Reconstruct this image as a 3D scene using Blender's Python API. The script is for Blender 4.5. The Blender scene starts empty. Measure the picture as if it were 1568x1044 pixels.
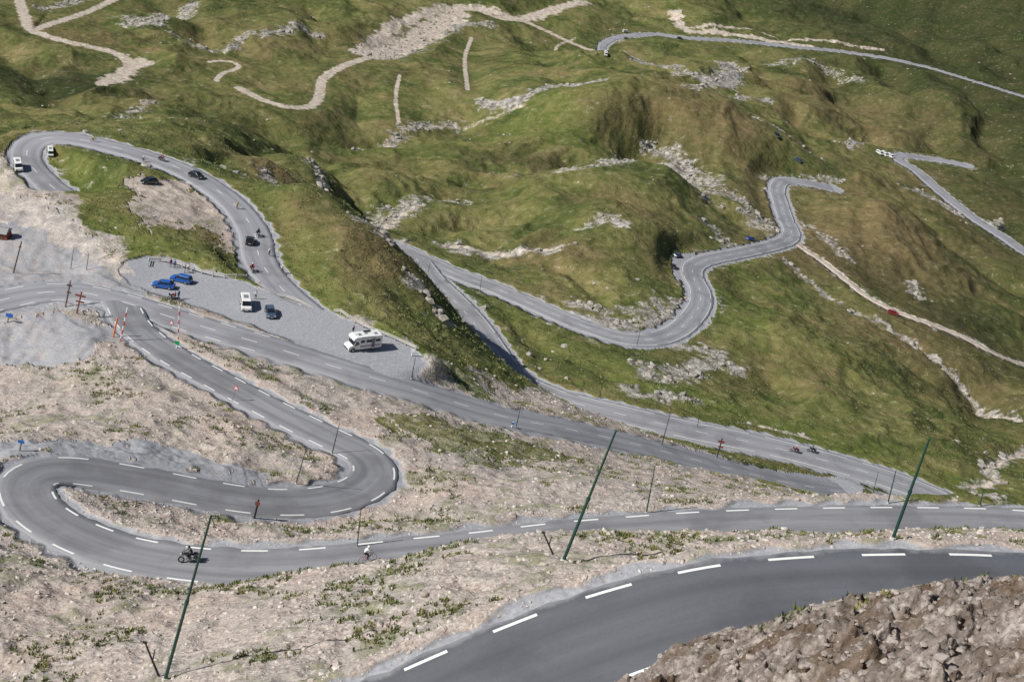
import bpy, math, random, time
import numpy as np
from mathutils import Vector, Matrix
T0=time.time()
rng=np.random.default_rng(7); random.seed(7)
scene=bpy.context.scene
# ------------------------------------------------------------------ camera
F=2178.0; P=math.radians(27); RO=math.radians(13)
Fw=np.array([0,math.cos(P),-math.sin(P)]); r0=np.array([1.,0,0]); u0=np.array([0,math.sin(P),math.cos(P)])
CR=math.cos(RO)*r0+math.sin(RO)*u0; CU=-math.sin(RO)*r0+math.cos(RO)*u0
cd=bpy.data.cameras.new("camera"); cam=bpy.data.objects.new("camera",cd); scene.collection.objects.link(cam)
M=Matrix.Identity(4)
for i in range(3):
    M[i][0]=CR[i]; M[i][1]=CU[i]; M[i][2]=-Fw[i]
cam.matrix_world=M
cd.sensor_width=36; cd.lens=36*F/1568; cd.clip_start=0.5; cd.clip_end=20000
scene.camera=cam
def ray(u,v): return (u-784)/F*CR+(522-v)/F*CU+Fw
def at_D(u,v,D): return ray(u,v)*D
def at_z(u,v,z):
    d=ray(u,v); return d*(z/d[2])
# ------------------------------------------------------------------ survey: roads (sight line + height below the lookout)
ROADS={
'N':dict(hw=4.3,blend=4,pts=[(1850,935,49.5),(1700,915,50),(1568,903,50.5),(1455,901,51),(1318,903,52),(1194,912,53),(1071,931,54),(938,968,56),(811,1018,58),(680,1075,60),(560,1130,62),(430,1200,64)]),
'H':dict(hw=3.3,blend=6,pts=[(1850,826,86),(1700,812,87),(1568,801,88),(1460,798,88.5),(1330,798,89),(1200,801,89.5),(1080,806,90),(960,815,90.5),(850,825,91),(750,838,91.3),(650,848,91.7),(560,858,92.2),(480,866,92.8),(400,869,93.4),(320,866,94),(240,856,94.8),(170,840,95.7),(110,816,96.8),(65,790,98),(42,765,99),(38,742,100),(50,727,100.8),(85,718,101.5),(140,723,102.3),(225,737,103.4),(305,753,104.5),(385,766,105.5),(440,769,106.2),(500,765,107),(545,752,107.8),(572,733,108.5),(573,712,109.3),(555,693,110),(520,677,111),(480,658,112),(430,633,113.3),(380,607,115),(330,580,116.7),(280,553,118.6),(240,528,120.5),(212,505,122),(196,484,123),(185,460,124)]),
'A':dict(hw=3.5,blend=6,pts=[(-150,500,126.5),(-60,475,126),(0,460,126),(60,448,125.5),(120,447,125),(180,460,124),(250,482,123.3),(330,506,122.8),(400,526,122.5),(470,548,122.3),(540,570,122.3),(620,592,123.5),(700,617,126),(780,640,128.5),(860,655,131.5),(940,672,135),(1020,692,139),(1100,713,143),(1180,733,147),(1240,745,150),(1300,755,153)]),
'F':dict(hw=3.8,blend=6,pts=[(470,475,127.5),(440,450,129),(412,420,130),(396,392,131),(391,360,132),(370,325,133.5),(335,293,135),(290,265,136.5),(240,245,138),(180,227,139.5),(120,213,141),(75,210,142),(45,222,143),(42,245,143.5),(60,268,143.5),(85,290,143.5),(115,308,143)]),
'E':dict(hw=4.4,blend=9,pts=[(608,378,183.5),(640,393,183),(700,420,181.5),(760,442,180),(820,468,178.5),(870,490,177.5),(920,508,177),(965,520,177),(1010,517,177.5),(1045,500,178.5),(1070,470,180.5),(1072,445,182),(1062,425,184),(1062,408,186),(1085,397,188),(1130,388,192),(1175,378,197),(1205,368,201),(1212,355,203),(1203,335,206),(1195,310,209),(1190,290,211),(1200,277,213),(1235,280,214),(1275,288,214.5)]),
'C':dict(hw=5.2,blend=7,pts=[(636,394,183),(660,426,180),(687,452,177),(714,480,174),(737,510,171),(757,540,168.5),(777,565,166.5),(800,585,165),(850,608,163.5),(900,622,162.5),(950,634,162),(1010,648,162),(1080,663,162.5),(1150,677,163),(1215,692,163.5),(1290,712,164),(1350,730,164.5),(1400,747,165),(1450,768,165.5),(1500,790,166)]),
'R1':dict(hw=3.2,blend=12,pts=[(932,92,262),(922,72,263),(945,58,262),(1000,52,260),(1050,58,258),(1120,62,256),(1200,70,254),(1280,78,252),(1350,88,250),(1420,103,247),(1500,127,242),(1568,148,237),(1650,175,232)]),
'R2':dict(hw=3.6,blend=9,pts=[(1480,253,228),(1440,245,228.5),(1400,240,229),(1378,236,229),(1375,246,228.7),(1400,258,228),(1430,285,226),(1460,310,224.5),(1500,340,223),(1540,365,222),(1568,385,221),(1640,430,219)]),
'K':dict(hw=6.6,blend=8,pts=[(243,418,125.2),(300,437,124.6),(380,463,123.8),(460,492,123),(540,524,122.3),(596,549,122.4)]),
'P':dict(hw=1.1,blend=6,pts=[(1218,373,201.3),(1260,400,199),(1300,432,196),(1340,462,194),(1400,487,194),(1470,512,196.5),(1520,540,198.5),(1568,558,203),(1640,585,207)]),
}
CP=[ # u,v,depth
(1020,1075,62),(1120,1030,61),(1250,968,60),(1300,948,60),(1400,925,60),(1500,898,60),(1568,884,60),(1700,862,60),
(1150,1060,56),(1300,1015,53),(1450,970,52),(1568,955,50),(1300,1044,47),(1568,1044,42),(1450,1044,45),
(480,884,129),(600,857,129),(700,834,129),(800,817,129),(900,814,130),(1000,817,132),(1200,822,140),(1400,825,146),(1568,830,146),(862,858,115),
(0,1044,108),(200,1044,103),(400,1044,95),(250,950,118),(100,950,120),(0,900,128),(400,940,115),(600,930,108),(450,1000,102),
(100,600,215),(0,560,230),(100,500,240),(300,660,200),(0,640,203),(750,700,215),(650,650,220),(900,740,200),(1100,755,215),(1240,768,230),(1400,774,200),(1530,778,195),
(-60,330,285),(0,400,272),(0,330,290),(100,350,285),(150,390,278),(30,290,305),(100,305,300),(170,340,292),
(270,310,318),(150,300,308),(300,380,285),(130,255,330),(210,300,312),(350,400,280),
(560,340,330),(430,240,400),(610,380,315),(680,490,300),(500,300,345),(450,330,320),(520,420,292),(600,480,283),(650,530,272),(700,560,272),(330,230,380),(760,590,278),(850,620,280),
(600,320,480),(700,270,560),(850,170,680),(1000,118,700),(930,130,700),(1010,92,880),(900,300,540),(900,255,600),(900,400,455),(1000,350,490),(1000,280,590),(950,330,500),
(1100,350,560),(1100,260,650),(1200,180,800),(1100,110,870),(1300,150,900),(750,350,500),(700,390,460),(800,420,445),(640,260,590),(560,270,560),
(450,170,620),(300,180,540),(200,130,620),(100,170,480),(330,30,820),(600,80,840),(600,0,980),(780,0,1050),(50,0,800),(0,100,600),(180,40,760),(780,100,850),(450,80,760),(560,190,640),(700,190,680),
(1000,0,1150),(1300,0,1350),(1568,0,1300),(1400,30,1280),(1568,80,1120),
(1200,500,440),(1100,580,390),(1300,600,410),(1400,500,500),(1300,300,680),(1330,370,610),(1300,450,520),(1420,400,600),(1400,650,390),(1500,650,430),(1500,450,560),(1568,550,520),(1540,700,400),(1568,300,760),(1500,200,900),(1250,420,530),(1150,450,480),(850,560,360),(1000,590,360),(1650,500,560),(1650,650,440),(1568,740,360),
(-100,0,700),(-150,250,400),(-150,700,170),(-150,1000,110),
]
ctrl=[]
for k,rd in ROADS.items():
    for (u,v,dz) in rd['pts'][::1]: ctrl.append(at_z(u,v,-dz))
for (u,v,D) in CP: ctrl.append(at_D(u,v,D))
for th,r,z in [(-.45,28,-35),(-.2,28,-33),(0,28,-32),(.15,28,-26),(.3,26,-22),(.5,26,-21),
   (-.45,2500,-150),(-.2,2500,-130),(0,2500,-120),(.25,2500,-90),(.5,2500,-80),(-.45,5500,200),(0,5500,300),(.5,5500,350),(-.45,1500,-330),(-.1,1500,-290),(.3,1900,-240)]:
    ctrl.append(np.array([math.sin(th)*r,math.cos(th)*r,z]))
ctrl=np.array(ctrl)
cr=np.hypot(ctrl[:,0],ctrl[:,1]); cq=np.stack([np.arctan2(ctrl[:,0],ctrl[:,1]),np.log(cr)],1); ce=ctrl[:,2]/cr
def K(d2): return 0.5*d2*np.log(d2+1e-12)
n=len(cq); d2=((cq[:,None]-cq[None])**2).sum(-1)
A=np.zeros((n+3,n+3)); A[:n,:n]=K(d2)+np.eye(n)*2e-4; A[:n,n]=1; A[:n,n+1:]=cq; A[n,:n]=1; A[n+1:,:n]=cq.T
sol=np.linalg.solve(A,np.concatenate([ce,np.zeros(3)]))
def rbf(q):
    o=np.empty(len(q))
    for i in range(0,len(q),20000):
        s=q[i:i+20000]; dd=((s[:,None]-cq[None])**2).sum(-1)
        o[i:i+20000]=K(dd)@sol[:n]+sol[n]+s@sol[n+1:]
    return o
# ------------------------------------------------------------------ terrain grid
def spaced(a,b,m): return np.linspace(a,b,m,endpoint=False)
TH=np.concatenate([spaced(-1.4,-.50,30),spaced(-.50,.56,1080),np.linspace(.56,1.4,31)])
RR=np.concatenate([np.linspace(2,27,20),np.exp(spaced(math.log(28),math.log(1350),1450)),np.exp(np.linspace(math.log(1350),math.log(7000),45))])
LR=np.log(RR)
tc=np.linspace(-.50,.56,280); lc=np.linspace(math.log(27),math.log(7000),520)
gq=np.stack(np.meshgrid(tc,lc,indexing='ij'),-1).reshape(-1,2)
E0=rbf(gq).reshape(280,520)
ti=np.clip((np.clip(TH,-.50,.56)+.50)/(1.06)*279,0,278.999); tj=ti.astype(int); tf=(ti-tj)[:,None]
E1=E0[tj]*(1-tf)+E0[tj+1]*tf
li=np.clip((LR-lc[0])/(lc[-1]-lc[0])*519,0,518.999); lj=li.astype(int); lf=(li-lj)[None]
E2=E1[:,lj]*(1-lf)+E1[:,lj+1]*lf
X=np.sin(TH)[:,None]*RR[None]; Y=np.cos(TH)[:,None]*RR[None]; Rg=np.broadcast_to(RR[None],X.shape)
Z=E2*Rg
nr=20
z28=Z[:,nr:nr+1]; t=(RR[:nr]-2)/26
Z[:,:nr]=-9*(1-t)[None]+z28*t[None]
qx=TH[:,None]*np.ones_like(X); qy=LR[None]*np.ones_like(X)
def hsh(ix,iy,s):
    h=(ix.astype(np.int64)*374761393+iy.astype(np.int64)*668265263+s*974634777)&0xffffffff
    h=((h^(h>>13))*1274126177)&0xffffffff
    return (h^(h>>16))
def noise(x,y,s=0):
    ix=np.floor(x); iy=np.floor(y); fx=(x-ix).astype(np.float32); fy=(y-iy).astype(np.float32)
    ix=ix.astype(np.int64); iy=iy.astype(np.int64)
    def g(a,b):
        an=(hsh(ix+a,iy+b,s)&1023).astype(np.float32)*(2*math.pi/1024)
        return np.cos(an)*(fx-a)+np.sin(an)*(fy-b)
    u=fx*fx*fx*(fx*(fx*6-15)+10); v=fy*fy*fy*(fy*(fy*6-15)+10)
    a=g(0,0);b=g(1,0);c=g(0,1);d=g(1,1)
    return (a+(b-a)*u+(c-a)*v+(a-b-c+d)*u*v)*1.5
def sst(a,b,x):
    t=np.clip((x-a)/(b-a),0,1); return t*t*(3-2*t)
# ------------------------------------------------------------------ helpers on grid
def th_idx(th): return float(np.interp(th,TH,np.arange(len(TH))))
def column(th):
    i=min(max(th_idx(th),0),len(TH)-1.001); j=int(i); f=i-j
    return Z[j]*(1-f)+Z[j+1]*f
def hit(u,v,rmin=33):
    d=ray(u,v); h=math.hypot(d[0],d[1]); e=d[2]/h; th=math.atan2(d[0],d[1])
    E=column(th)/RR; k0=int(np.searchsorted(RR,rmin))
    idx=np.nonzero(E[k0:]>=e)[0]
    if len(idx)==0: k=len(RR)-2; rr=RR[k]
    else:
        k=k0+idx[0]
        if k>k0:
            a=E[k-1]-e; b=E[k]-e; t=-a/(b-a+1e-12); rr=RR[k-1]+t*(RR[k]-RR[k-1])
        else: rr=RR[k]
    return np.array([d[0]/h*rr,d[1]/h*rr,e*rr])
def ground(x,y):
    r=math.hypot(x,y); c=column(math.atan2(x,y)); return float(np.interp(r,RR,c))
def catmull(pts,step):
    p=np.array(pts,float); p=np.vstack([2*p[0]-p[1],p,2*p[-1]-p[-2]]); out=[]
    for i in range(1,len(p)-2):
        L=np.linalg.norm(p[i+1]-p[i]); m=max(2,int(L/step*2))
        for s in np.linspace(0,1,m,endpoint=False):
            out.append(.5*((2*p[i])+(-p[i-1]+p[i+1])*s+(2*p[i-1]-5*p[i]+4*p[i+1]-p[i+2])*s*s+(-p[i-1]+3*p[i]-3*p[i+1]+p[i+2])*s**3))
    out.append(p[-2]); out=np.array(out)
    s=np.concatenate([[0],np.cumsum(np.linalg.norm(np.diff(out,axis=0),axis=1))])
    m=max(3,int(s[-1]/step)); t=np.linspace(0,s[-1],m)
    return np.stack([np.interp(t,s,out[:,k]) for k in range(out.shape[1])],1)
def smooth(p,it):
    for _ in range(it):
        p[1:-1]=.25*p[:-2]+.5*p[1:-1]+.25*p[2:]
    return p
def field(P3,hw,maxd,best,bz,extra=None,eid=0):
    for i in range(len(P3)-1):
        a=P3[i]; b=P3[i+1]
        ra=math.hypot(a[0],a[1]); rb=math.hypot(b[0],b[1]); rm=max(min(ra,rb)-maxd,5); rM=max(ra,rb)+maxd
        ta=math.atan2(a[0],a[1]); tb=math.atan2(b[0],b[1]); mg=maxd/max(min(ra,rb),10)
        i0=np.searchsorted(TH,min(ta,tb)-mg); i1=np.searchsorted(TH,max(ta,tb)+mg)+1
        j0=np.searchsorted(RR,rm); j1=np.searchsorted(RR,rM)+1
        x=X[i0:i1,j0:j1]; y=Y[i0:i1,j0:j1]
        if x.size==0: continue
        dx=b[0]-a[0]; dy=b[1]-a[1]; L2=dx*dx+dy*dy+1e-9
        t=np.clip(((x-a[0])*dx+(y-a[1])*dy)/L2,0,1)
        d=np.hypot(x-a[0]-t*dx,y-a[1]-t*dy)-hw
        bb=best[i0:i1,j0:j1]; m=d<bb
        bb[m]=d[m]
        if bz is not None: bz[i0:i1,j0:j1][m]=(a[2]+t*(b[2]-a[2]))[m]
        if extra is not None: extra[i0:i1,j0:j1][m]=eid
RL={}
for k,rd in ROADS.items():
    p=catmull([at_z(u,v,-dz) for u,v,dz in rd['pts']],1.2 if k not in('R1','R2','P') else 3)
    p=smooth(p,6); RL[k]=p
TR={ # unsurfaced tracks: half width, pts
'T1':(1.7,[(905,78),(870,64),(835,47),(800,32),(765,30),(727,14),(695,20),(655,55),(605,78),(565,88),(522,103),(494,122),(488,150),(470,165),(430,163),(395,150),(368,136)]),
'T2':(2.2,[(22,-20),(38,25),(48,47),(80,58),(125,70),(170,78),(200,97),(180,118),(155,128)]),
'T3':(1.6,[(48,47),(90,33),(135,18),(190,-8)]),
'T4':(.7,[(320,95),(350,92),(370,103),(340,112),(330,127)]),
'T5':(.45,[(722,58),(712,90),(716,140)]),
'T6':(1.8,[(880,5),(840,15),(800,28)]),
'T7':(.35,[(612,115),(606,150),(611,188)]),
}
TL={}
for k,(hw,pts) in TR.items():
    p=catmull([hit(u,v,200) for u,v in pts],4); p=smooth(p,4)
    TL[k]=p
STROKES=[ # kind,width,strength,pts
('dirt',17,.95,[(700,20),(650,55),(605,78),(570,85)]),('rock',20,.7,[(700,20),(650,55),(605,78),(570,85)]),
('dirt',9,.72,[(560,80),(600,50),(660,20),(720,12),(800,30),(860,12),(900,0)]),
('rock',9,.8,[(740,45),(690,45),(640,68),(600,90)]),
('dirt',1.2,.6,[(880,60),(858,68),(848,78)]),('dirt',9,.75,[(215,95),(195,110),(165,125)]),
('rock',9,.75,[(190,35),(240,45),(290,10)]),('rock',7,.7,[(60,15),(110,5),(150,-5)]),
('rock',8,.7,[(400,65),(455,58),(480,62)]),('rock',6,.65,[(250,60),(330,75),(380,60)]),
('rock',5,.7,[(120,195),(160,190),(205,180)]),('rock',5,.6,[(180,165),(240,158)]),
('rock',7,1,[(735,160),(790,165),(840,140),(880,135),(918,124)]),('dirt',2.5,.5,[(570,212),(620,195),(680,185),(740,178),(800,168)]),
('rock',7,.65,[(545,215),(600,205),(640,190),(700,180)]),
('rock',9,.9,[(945,82),(985,92),(1030,100)]),('rock',15,1,[(1050,108),(1090,118),(1122,112),(1115,98)]),('rock',7,.65,[(1060,130),(1120,140),(1180,148)]),
('dirt',7,.8,[(1035,18),(1040,40),(1062,50),(1100,52),(1160,60),(1240,72)]),('dirt',3.5,.65,[(1060,45),(1150,50),(1250,66),(1350,80)]),
('rock',22,.9,[(960,245),(1000,238),(1035,242),(1045,262)]),('rock',12,.65,[(1020,200),(1045,235),(1060,285),(1075,310)]),
('rock',14,.6,[(1060,290),(1110,300),(1150,330),(1170,345)]),('rock',7,.7,[(905,350),(930,340),(950,350)]),('rock',8,.6,[(1080,350),(1110,370),(1130,378)]),
('dirt',3,.6,[(685,370),(730,380),(790,385),(860,375)]),('rock',7,.8,[(690,373),(760,385),(860,378)]),('rock',8,.5,[(800,270),(850,262),(930,270)]),
('rock',7,.75,[(568,318),(600,314),(640,312)]),('dirt',3,.55,[(570,320),(600,317),(640,314)]),('rock',6,.5,[(575,300),(660,305),(720,300)]),
('rock',8,.8,[(900,487),(950,497),(985,500),(1020,485),(1038,460)]),('rock',6,.6,[(880,468),(930,478),(960,470)]),('rock',9,.7,[(990,470),(1000,490),(1015,470)]),
('rock',10,.7,[(985,560),(1020,580),(1050,565),(1080,560)]),('rock',8,.75,[(1060,530),(1100,545),(1130,570)]),('rock',6,.65,[(960,592),(990,605),(1060,612)]),
('rock',3,.7,[(1135,650),(1180,660),(1230,668)]),('dirt',1.2,.7,[(1130,648),(1200,658),(1260,680)]),
('rock',5,.8,[(640,430),(655,455),(672,478)]),('rock',8,.7,[(350,250),(400,262),(440,280)]),('rock',6,.65,[(540,335),(575,350),(600,372)]),('rock',5,.65,[(455,240),(480,262),(500,285)]),('rock',5,.6,[(410,245),(425,260),(440,262)]),
('rock',6,.85,[(1270,208),(1300,222),(1310,215)]),('dirt',2.4,.75,[(1385,222),(1430,235),(1480,243)]),('rock',5,.7,[(1380,220),(1430,232),(1470,240)]),
('rock',8,.75,[(1400,290),(1440,310),(1480,330),(1530,345)]),('rock',6,.55,[(1230,345),(1270,372),(1300,395)]),('rock',6,.65,[(1160,185),(1200,205),(1245,240)]),('rock',6,.6,[(1170,270),(1250,272),(1280,280)]),
('rock',5,.7,[(1400,420),(1412,440)]),('rock',8,.5,[(1180,95),(1260,100),(1320,120)]),
('dirt',1.2,.75,[(1640,675),(1568,690),(1525,705),(1512,718),(1530,730),(1490,745)]),('rock',4,.7,[(1640,675),(1568,690),(1525,705),(1512,718),(1530,730),(1480,748)]),
('dirt',.9,.5,[(1395,520),(1440,555),(1500,590),(1560,635)]),('rock',3.5,.65,[(1395,520),(1440,555),(1500,590),(1560,635)]),('rock',3,.6,[(1200,398),(1240,425),(1300,470),(1340,490)]),
('rock',3,.6,[(1340,485),(1380,510),(1400,520)]),('rock',4,.7,[(1480,750),(1540,765),(1568,770)]),
('fresh',12,.8,[(640,590),(540,500),(460,455),(410,440)]),('fresh',14,.8,[(1060,610),(1180,645),(1300,690),(1450,735)]),('fresh',14,.6,[(750,480),(850,520),(960,570)]),
('fresh',12,.5,[(440,380),(480,430),(560,480)]),('fresh',10,.7,[(100,245),(120,290),(190,345),(280,395)]),('fresh',30,.4,[(620,230),(700,225),(800,200),(920,150)]),('fresh',20,.5,[(1140,420),(1180,500),(1160,580)]),
]
SP=[[hit(u,v,120) for u,v in s[3]] for s in STROKES]
GUL=[ # width, depth, pts
(5,3.2,[(1395,520),(1440,555),(1500,590),(1560,635),(1620,660)]),(4,2.2,[(1380,555),(1440,585),(1500,605)]),(4,2.2,[(1400,600),(1460,622),(1520,640)]),(4,2,[(1350,535),(1400,560),(1450,600)]),
(5,2.5,[(1200,398),(1240,425),(1300,470),(1340,490),(1395,520)]),(4,1.8,[(1640,675),(1568,690),(1525,705),(1512,718),(1530,730),(1480,748)]),
(15,9,[(1010,190),(1050,235),(1065,280),(1100,320),(1150,345)]),(14,9,[(720,268),(780,256),(850,242),(950,224),(1010,190)]),(16,8,[(470,290),(560,312),(640,300),(740,290),(820,265)]),
(16,6,[(300,180),(420,192),(540,205),(640,200),(720,178),(800,172)]),(10,6,[(330,240),(420,235),(500,260),(560,300)]),
(18,12,[(1350,100),(1400,150),(1440,200),(1470,230)]),(16,11,[(1260,85),(1300,140),(1350,190),(1380,215)]),(16,9,[(1130,70),(1180,120),(1230,170),(1260,210)]),(20,13,[(1460,120),(1510,180),(1550,250)]),(20,12,[(1300,0),(1380,40),(1450,90)]),(22,12,[(1430,0),(1500,50),(1568,110)]),(18,9,[(1100,0),(1160,30),(1200,60)]),
(14,8,[(0,60),(60,110),(110,150),(150,170)]),(14,8,[(230,0),(300,40),(340,90),(400,130)]),(12,7,[(480,20),(500,60),(520,95)]),(12,6,[(100,100),(190,120),(260,150)]),(16,7,[(520,180),(570,150),(640,130),(720,110)]),(12,6,[(800,60),(850,100),(880,120)]),
(8,4,[(560,330),(600,350),(640,345),(760,340),(860,345)]),(8,4,[(1230,300),(1290,330),(1330,400),(1350,440)]),(9,5,[(1380,300),(1420,350),(1500,400),(1568,430)]),(6,3,[(860,400),(900,430),(930,460)]),(6,3,[(500,250),(560,320),(610,370)]),(5,2.5,[(440,330),(520,380),(600,440),(660,500)]),(6,2.5,[(800,520),(900,555),(960,580)]),
(7,3,[(1120,440),(1150,500),(1170,560),(1230,620)]),(10,5,[(1180,150),(1220,190),(1250,240)])]
GP=[[hit(u,v,120) for u,v in s[2]] for s in GUL]
# ------------------------------------------------------------------ landforms
fd=np.full(X.shape,60.0)
for k in ('E','C','R2','F','P'): field(RL[k][::9] if k!='P' else RL[k][::4],0,45,fd,None)
field(RL['R1'][::5],0,55,fd,None)
for k in TL: field(TL[k][::3],0,50,fd,None)
calm=.1+.9*sst(3,42,fd)
far=sst(330,560,Rg)*calm; midw=sst(230,420,Rg)*calm
wx=X+16*noise(X/60,Y/60,31)+6*noise(X/22,Y/22,33); wy=Y+16*noise(X/60,Y/60,32)+6*noise(X/22,Y/22,34)
Z=Z+far*(9*noise(wx/150,wy/150,1)+ 7.5*(0.3-np.abs(noise(wx/80,wy/95,2))))+midw*(4.2*(0.3-np.abs(noise(wx/42,wy/50,3)))+2.0*(.3-np.abs(noise(wx/20,wy/24,4)))+.7*(.3-np.abs(noise(wx/9,wy/10,5)))+.3*noise(wx/4.5,wy/4.5,6))
Z=Z+sst(600,1100,Rg)*calm*18*(.3-np.abs(noise(wx/170,wy/260,9)))
for (w,dp,_),pts in zip(GUL,GP):
    P3=catmull(pts,max(3,w*.5)); b=np.full(X.shape,99.0,np.float32); field(P3,0,w*3,b,None); sel=b<w*3
    ww=w*(1+.35*noise(X[sel]/(w*1.6),Y[sel]/(w*1.6),77))
    Z[sel]-=(dp*np.exp(-(b[sel]/ww)**1.5)*calm[sel]*(.8+.5*noise(X[sel]/(w*2),Y[sel]/(w*2),78)))
def gauss(arr,u,v,ru,rv,a,wt=1):
    w=hit(u,v,33); r=math.hypot(w[0],w[1]); th=math.atan2(w[0],w[1]); e=abs(w[2]/r)
    arr+=a*wt*np.exp(-((qx-th)/(ru/F))**2-((qy-math.log(r))/(rv/F/e))**2)
bump=np.zeros(X.shape)
for gb in [(900,160,150,24,8),(900,290,110,22,7),(1000,370,60,40,2),(1330,350,120,50,11),(330,195,60,12,-6),
  (1200,170,60,40,8),(1420,180,60,40,10),(450,300,60,25,7),(520,370,50,30,6),(260,100,70,25,9),(520,60,60,25,8),(1250,620,60,30,4),(1520,600,50,60,-6),(650,240,80,25,5)]:
    gauss(bump,*gb)
Z=Z+bump*calm
# ------------------------------------------------------------------ carve road benches
best=np.full(X.shape,99.0); num=np.zeros(X.shape); den=np.full(X.shape,1e-30); wc=np.zeros(X.shape)
flat=1.0+0.0035*Rg
for k,rd in ROADS.items():
    b=np.full(X.shape,99.0); zb=np.zeros(X.shape)
    field(RL[k][::2] if k in 'NHAFKC' else RL[k],rd['hw'],rd['blend']+7,b,zb)
    m=b<90; wk=np.exp(-1.3*b[m]); num[m]+=wk*zb[m]; den[m]+=wk
    wc=np.maximum(wc,1-sst(0,1,(b-flat)/rd['blend'])); best=np.minimum(best,b)
Z=np.where(wc>0,Z*(1-wc)+(num/den-.16)*wc,Z)
tb=np.full(X.shape,99.0); tz=np.zeros(X.shape)
for k in TL: field(TL[k],TR[k][0],16,tb,tz)
wt_=(1-sst(0,1,(tb-1)/12))*(1-wc)
Z=Z*(1-wt_)+tz*wt_
roadfree=sst(0.6,3.5,best-0.003*Rg)*sst(-.5,4,tb)
JT=.010*noise(qx*40,qy*25,51)+.005*noise(qx*110,qy*70,52)+.003*noise(qx*300,qy*200,53)
JL=.022*noise(qx*40,qy*25,54)+.011*noise(qx*110,qy*70,55)+.006*noise(qx*300,qy*200,56)
def inpoly(pts,rmin=33,jit=1.0):
    q=[]
    for p in pts:
        w=hit(p[0],p[1],p[2] if len(p)>2 else rmin); q.append((math.atan2(w[0],w[1]),math.log(math.hypot(w[0],w[1]))))
    tx=qx+JT*jit; ty=qy+JL*jit
    ins=np.zeros(X.shape,bool); m=len(q)
    for i in range(m):
        x1,y1=q[i]; x2,y2=q[(i+1)%m]
        if y1==y2: continue
        c=((y1>ty)!=(y2>ty))&(tx<(x2-x1)*(ty-y1)/(y2-y1)+x1)
        ins^=c
    return ins
rockw=sst(0,1,np.clip((best-1.0)/4,0,1))*(1-sst(62,72,Rg))*sst(0.0,.1,qx)
near=1-sst(230,330,Rg)
gr=near*roadfree
Z=Z+gr*(.7*noise(X/9,Y/9,11)+.5*(.3-np.abs(noise(X/4,Y/4,12)))+.2*noise(X/1.7,Y/1.7,13)+.1*noise(X/.8,Y/.8,14)*(Rg<170))
Z=Z+rockw*(2.1*(.0-np.abs(noise(X/7+.5*noise(X/2,Y/2,29),Y/5,21)))+1.4*(.1-np.abs(noise(X/2.6,Y/2.2,22)))+.6*(.2-np.abs(noise(X/1.1,Y/.9,23)))+.28*noise(X/.45,Y/.45,24)+.14*noise(X/.2,Y/.2,25))
Z=Z+(1-near)*roadfree*(.5*noise(X/6,Y/6,15)+.28*noise(X/2.6,Y/2.6,16))
print("terrain",time.time()-T0)
# ------------------------------------------------------------------ surface masks
gravel=np.zeros(X.shape); grey=np.zeros(X.shape); dirt=np.zeros(X.shape); rock=np.zeros(X.shape)
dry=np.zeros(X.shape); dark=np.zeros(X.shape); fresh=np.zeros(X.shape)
G1=[(-250,230),(0,262),(60,285),(130,335),(200,392),(235,402),(340,428),(440,458),(560,500),(640,540),(700,572),(800,592),(880,615),(950,642),(1080,700,220),(1240,757,220),(1380,768,150),(1568,775,150),(1900,790,150)]
q=[]
for p in G1:
    w=hit(p[0],p[1],p[2] if len(p)>2 else 33); q.append((math.atan2(w[0],w[1]),math.log(math.hypot(w[0],w[1]))))
q.sort(); qa=np.array(q)
bound=np.interp(qx[:,0],qa[:,0],qa[:,1])[:,None]
gravel=1-sst(-.04,.04,(qy+JL*2.2)-bound)
for pol in [[(575,655),(600,640),(640,628),(760,662),(860,690),(870,705),(790,712),(700,690),(620,668)],
            [(690,575),(720,572),(760,600),(740,608),(700,595)]]:
    m=inpoly(pol,150,1.6); gravel[m]=.35; fresh[m]=.2
m=inpoly([(190,290),(205,275),(240,268),(300,280),(345,310),(370,345),(372,400),(345,372),(300,345),(250,352),(215,340)],200,1.3); gravel[m]=.9
m=inpoly([(200,290),(240,275),(290,283),(320,305),(300,325),(240,330),(205,315)],200,1.3); dirt[m]=.5
m=inpoly([(-80,300),(20,300),(90,320),(180,400),(230,440),(200,500),(110,470),(-80,520)],200,.8); grey[m]=.6
m=inpoly([(-80,275),(0,272),(60,300),(140,370),(210,410),(180,430),(60,345),(-80,330)],200,.8); dirt[m]=.5
m=inpoly([(-80,500),(90,478),(175,500),(190,520),(120,552),(20,560),(-80,570)],150,.8); grey[m]=.62
m=inpoly([(-80,680),(60,672),(240,675),(330,700),(420,735),(400,745),(250,720),(120,700),(60,690),(-80,720)],120,.8); grey[m]=.7
m=inpoly([(235,655),(300,665),(370,690),(350,710),(270,690)],120,.8); dirt[m]=.55
m=inpoly([(1040,690,250),(1240,727,250),(1420,765,250),(1290,760,220),(1150,730,220)],220,.3); grey[m]=.9; gravel[m]=1
m=inpoly([(1100,700,250),(1180,712,250),(1210,722,250),(1130,718,220)],220,.3); grey[m]=.1; gravel[m]=.3
m=inpoly([(1030,395,300),(1065,385,300),(1062,400,300),(1040,430,300),(1030,415,300)],300,.3); grey[m]=.9
STROKES.append(('dirt',3.0,1,None)); SP.append([p for p in RL['P'][::3]])
for k in TL: STROKES.append(('dirt',TR[k][0]*2,.95,None)); SP.append([p for p in TL[k][::2]])
tgt={'dirt':dirt,'rock':rock,'fresh':fresh}
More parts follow.
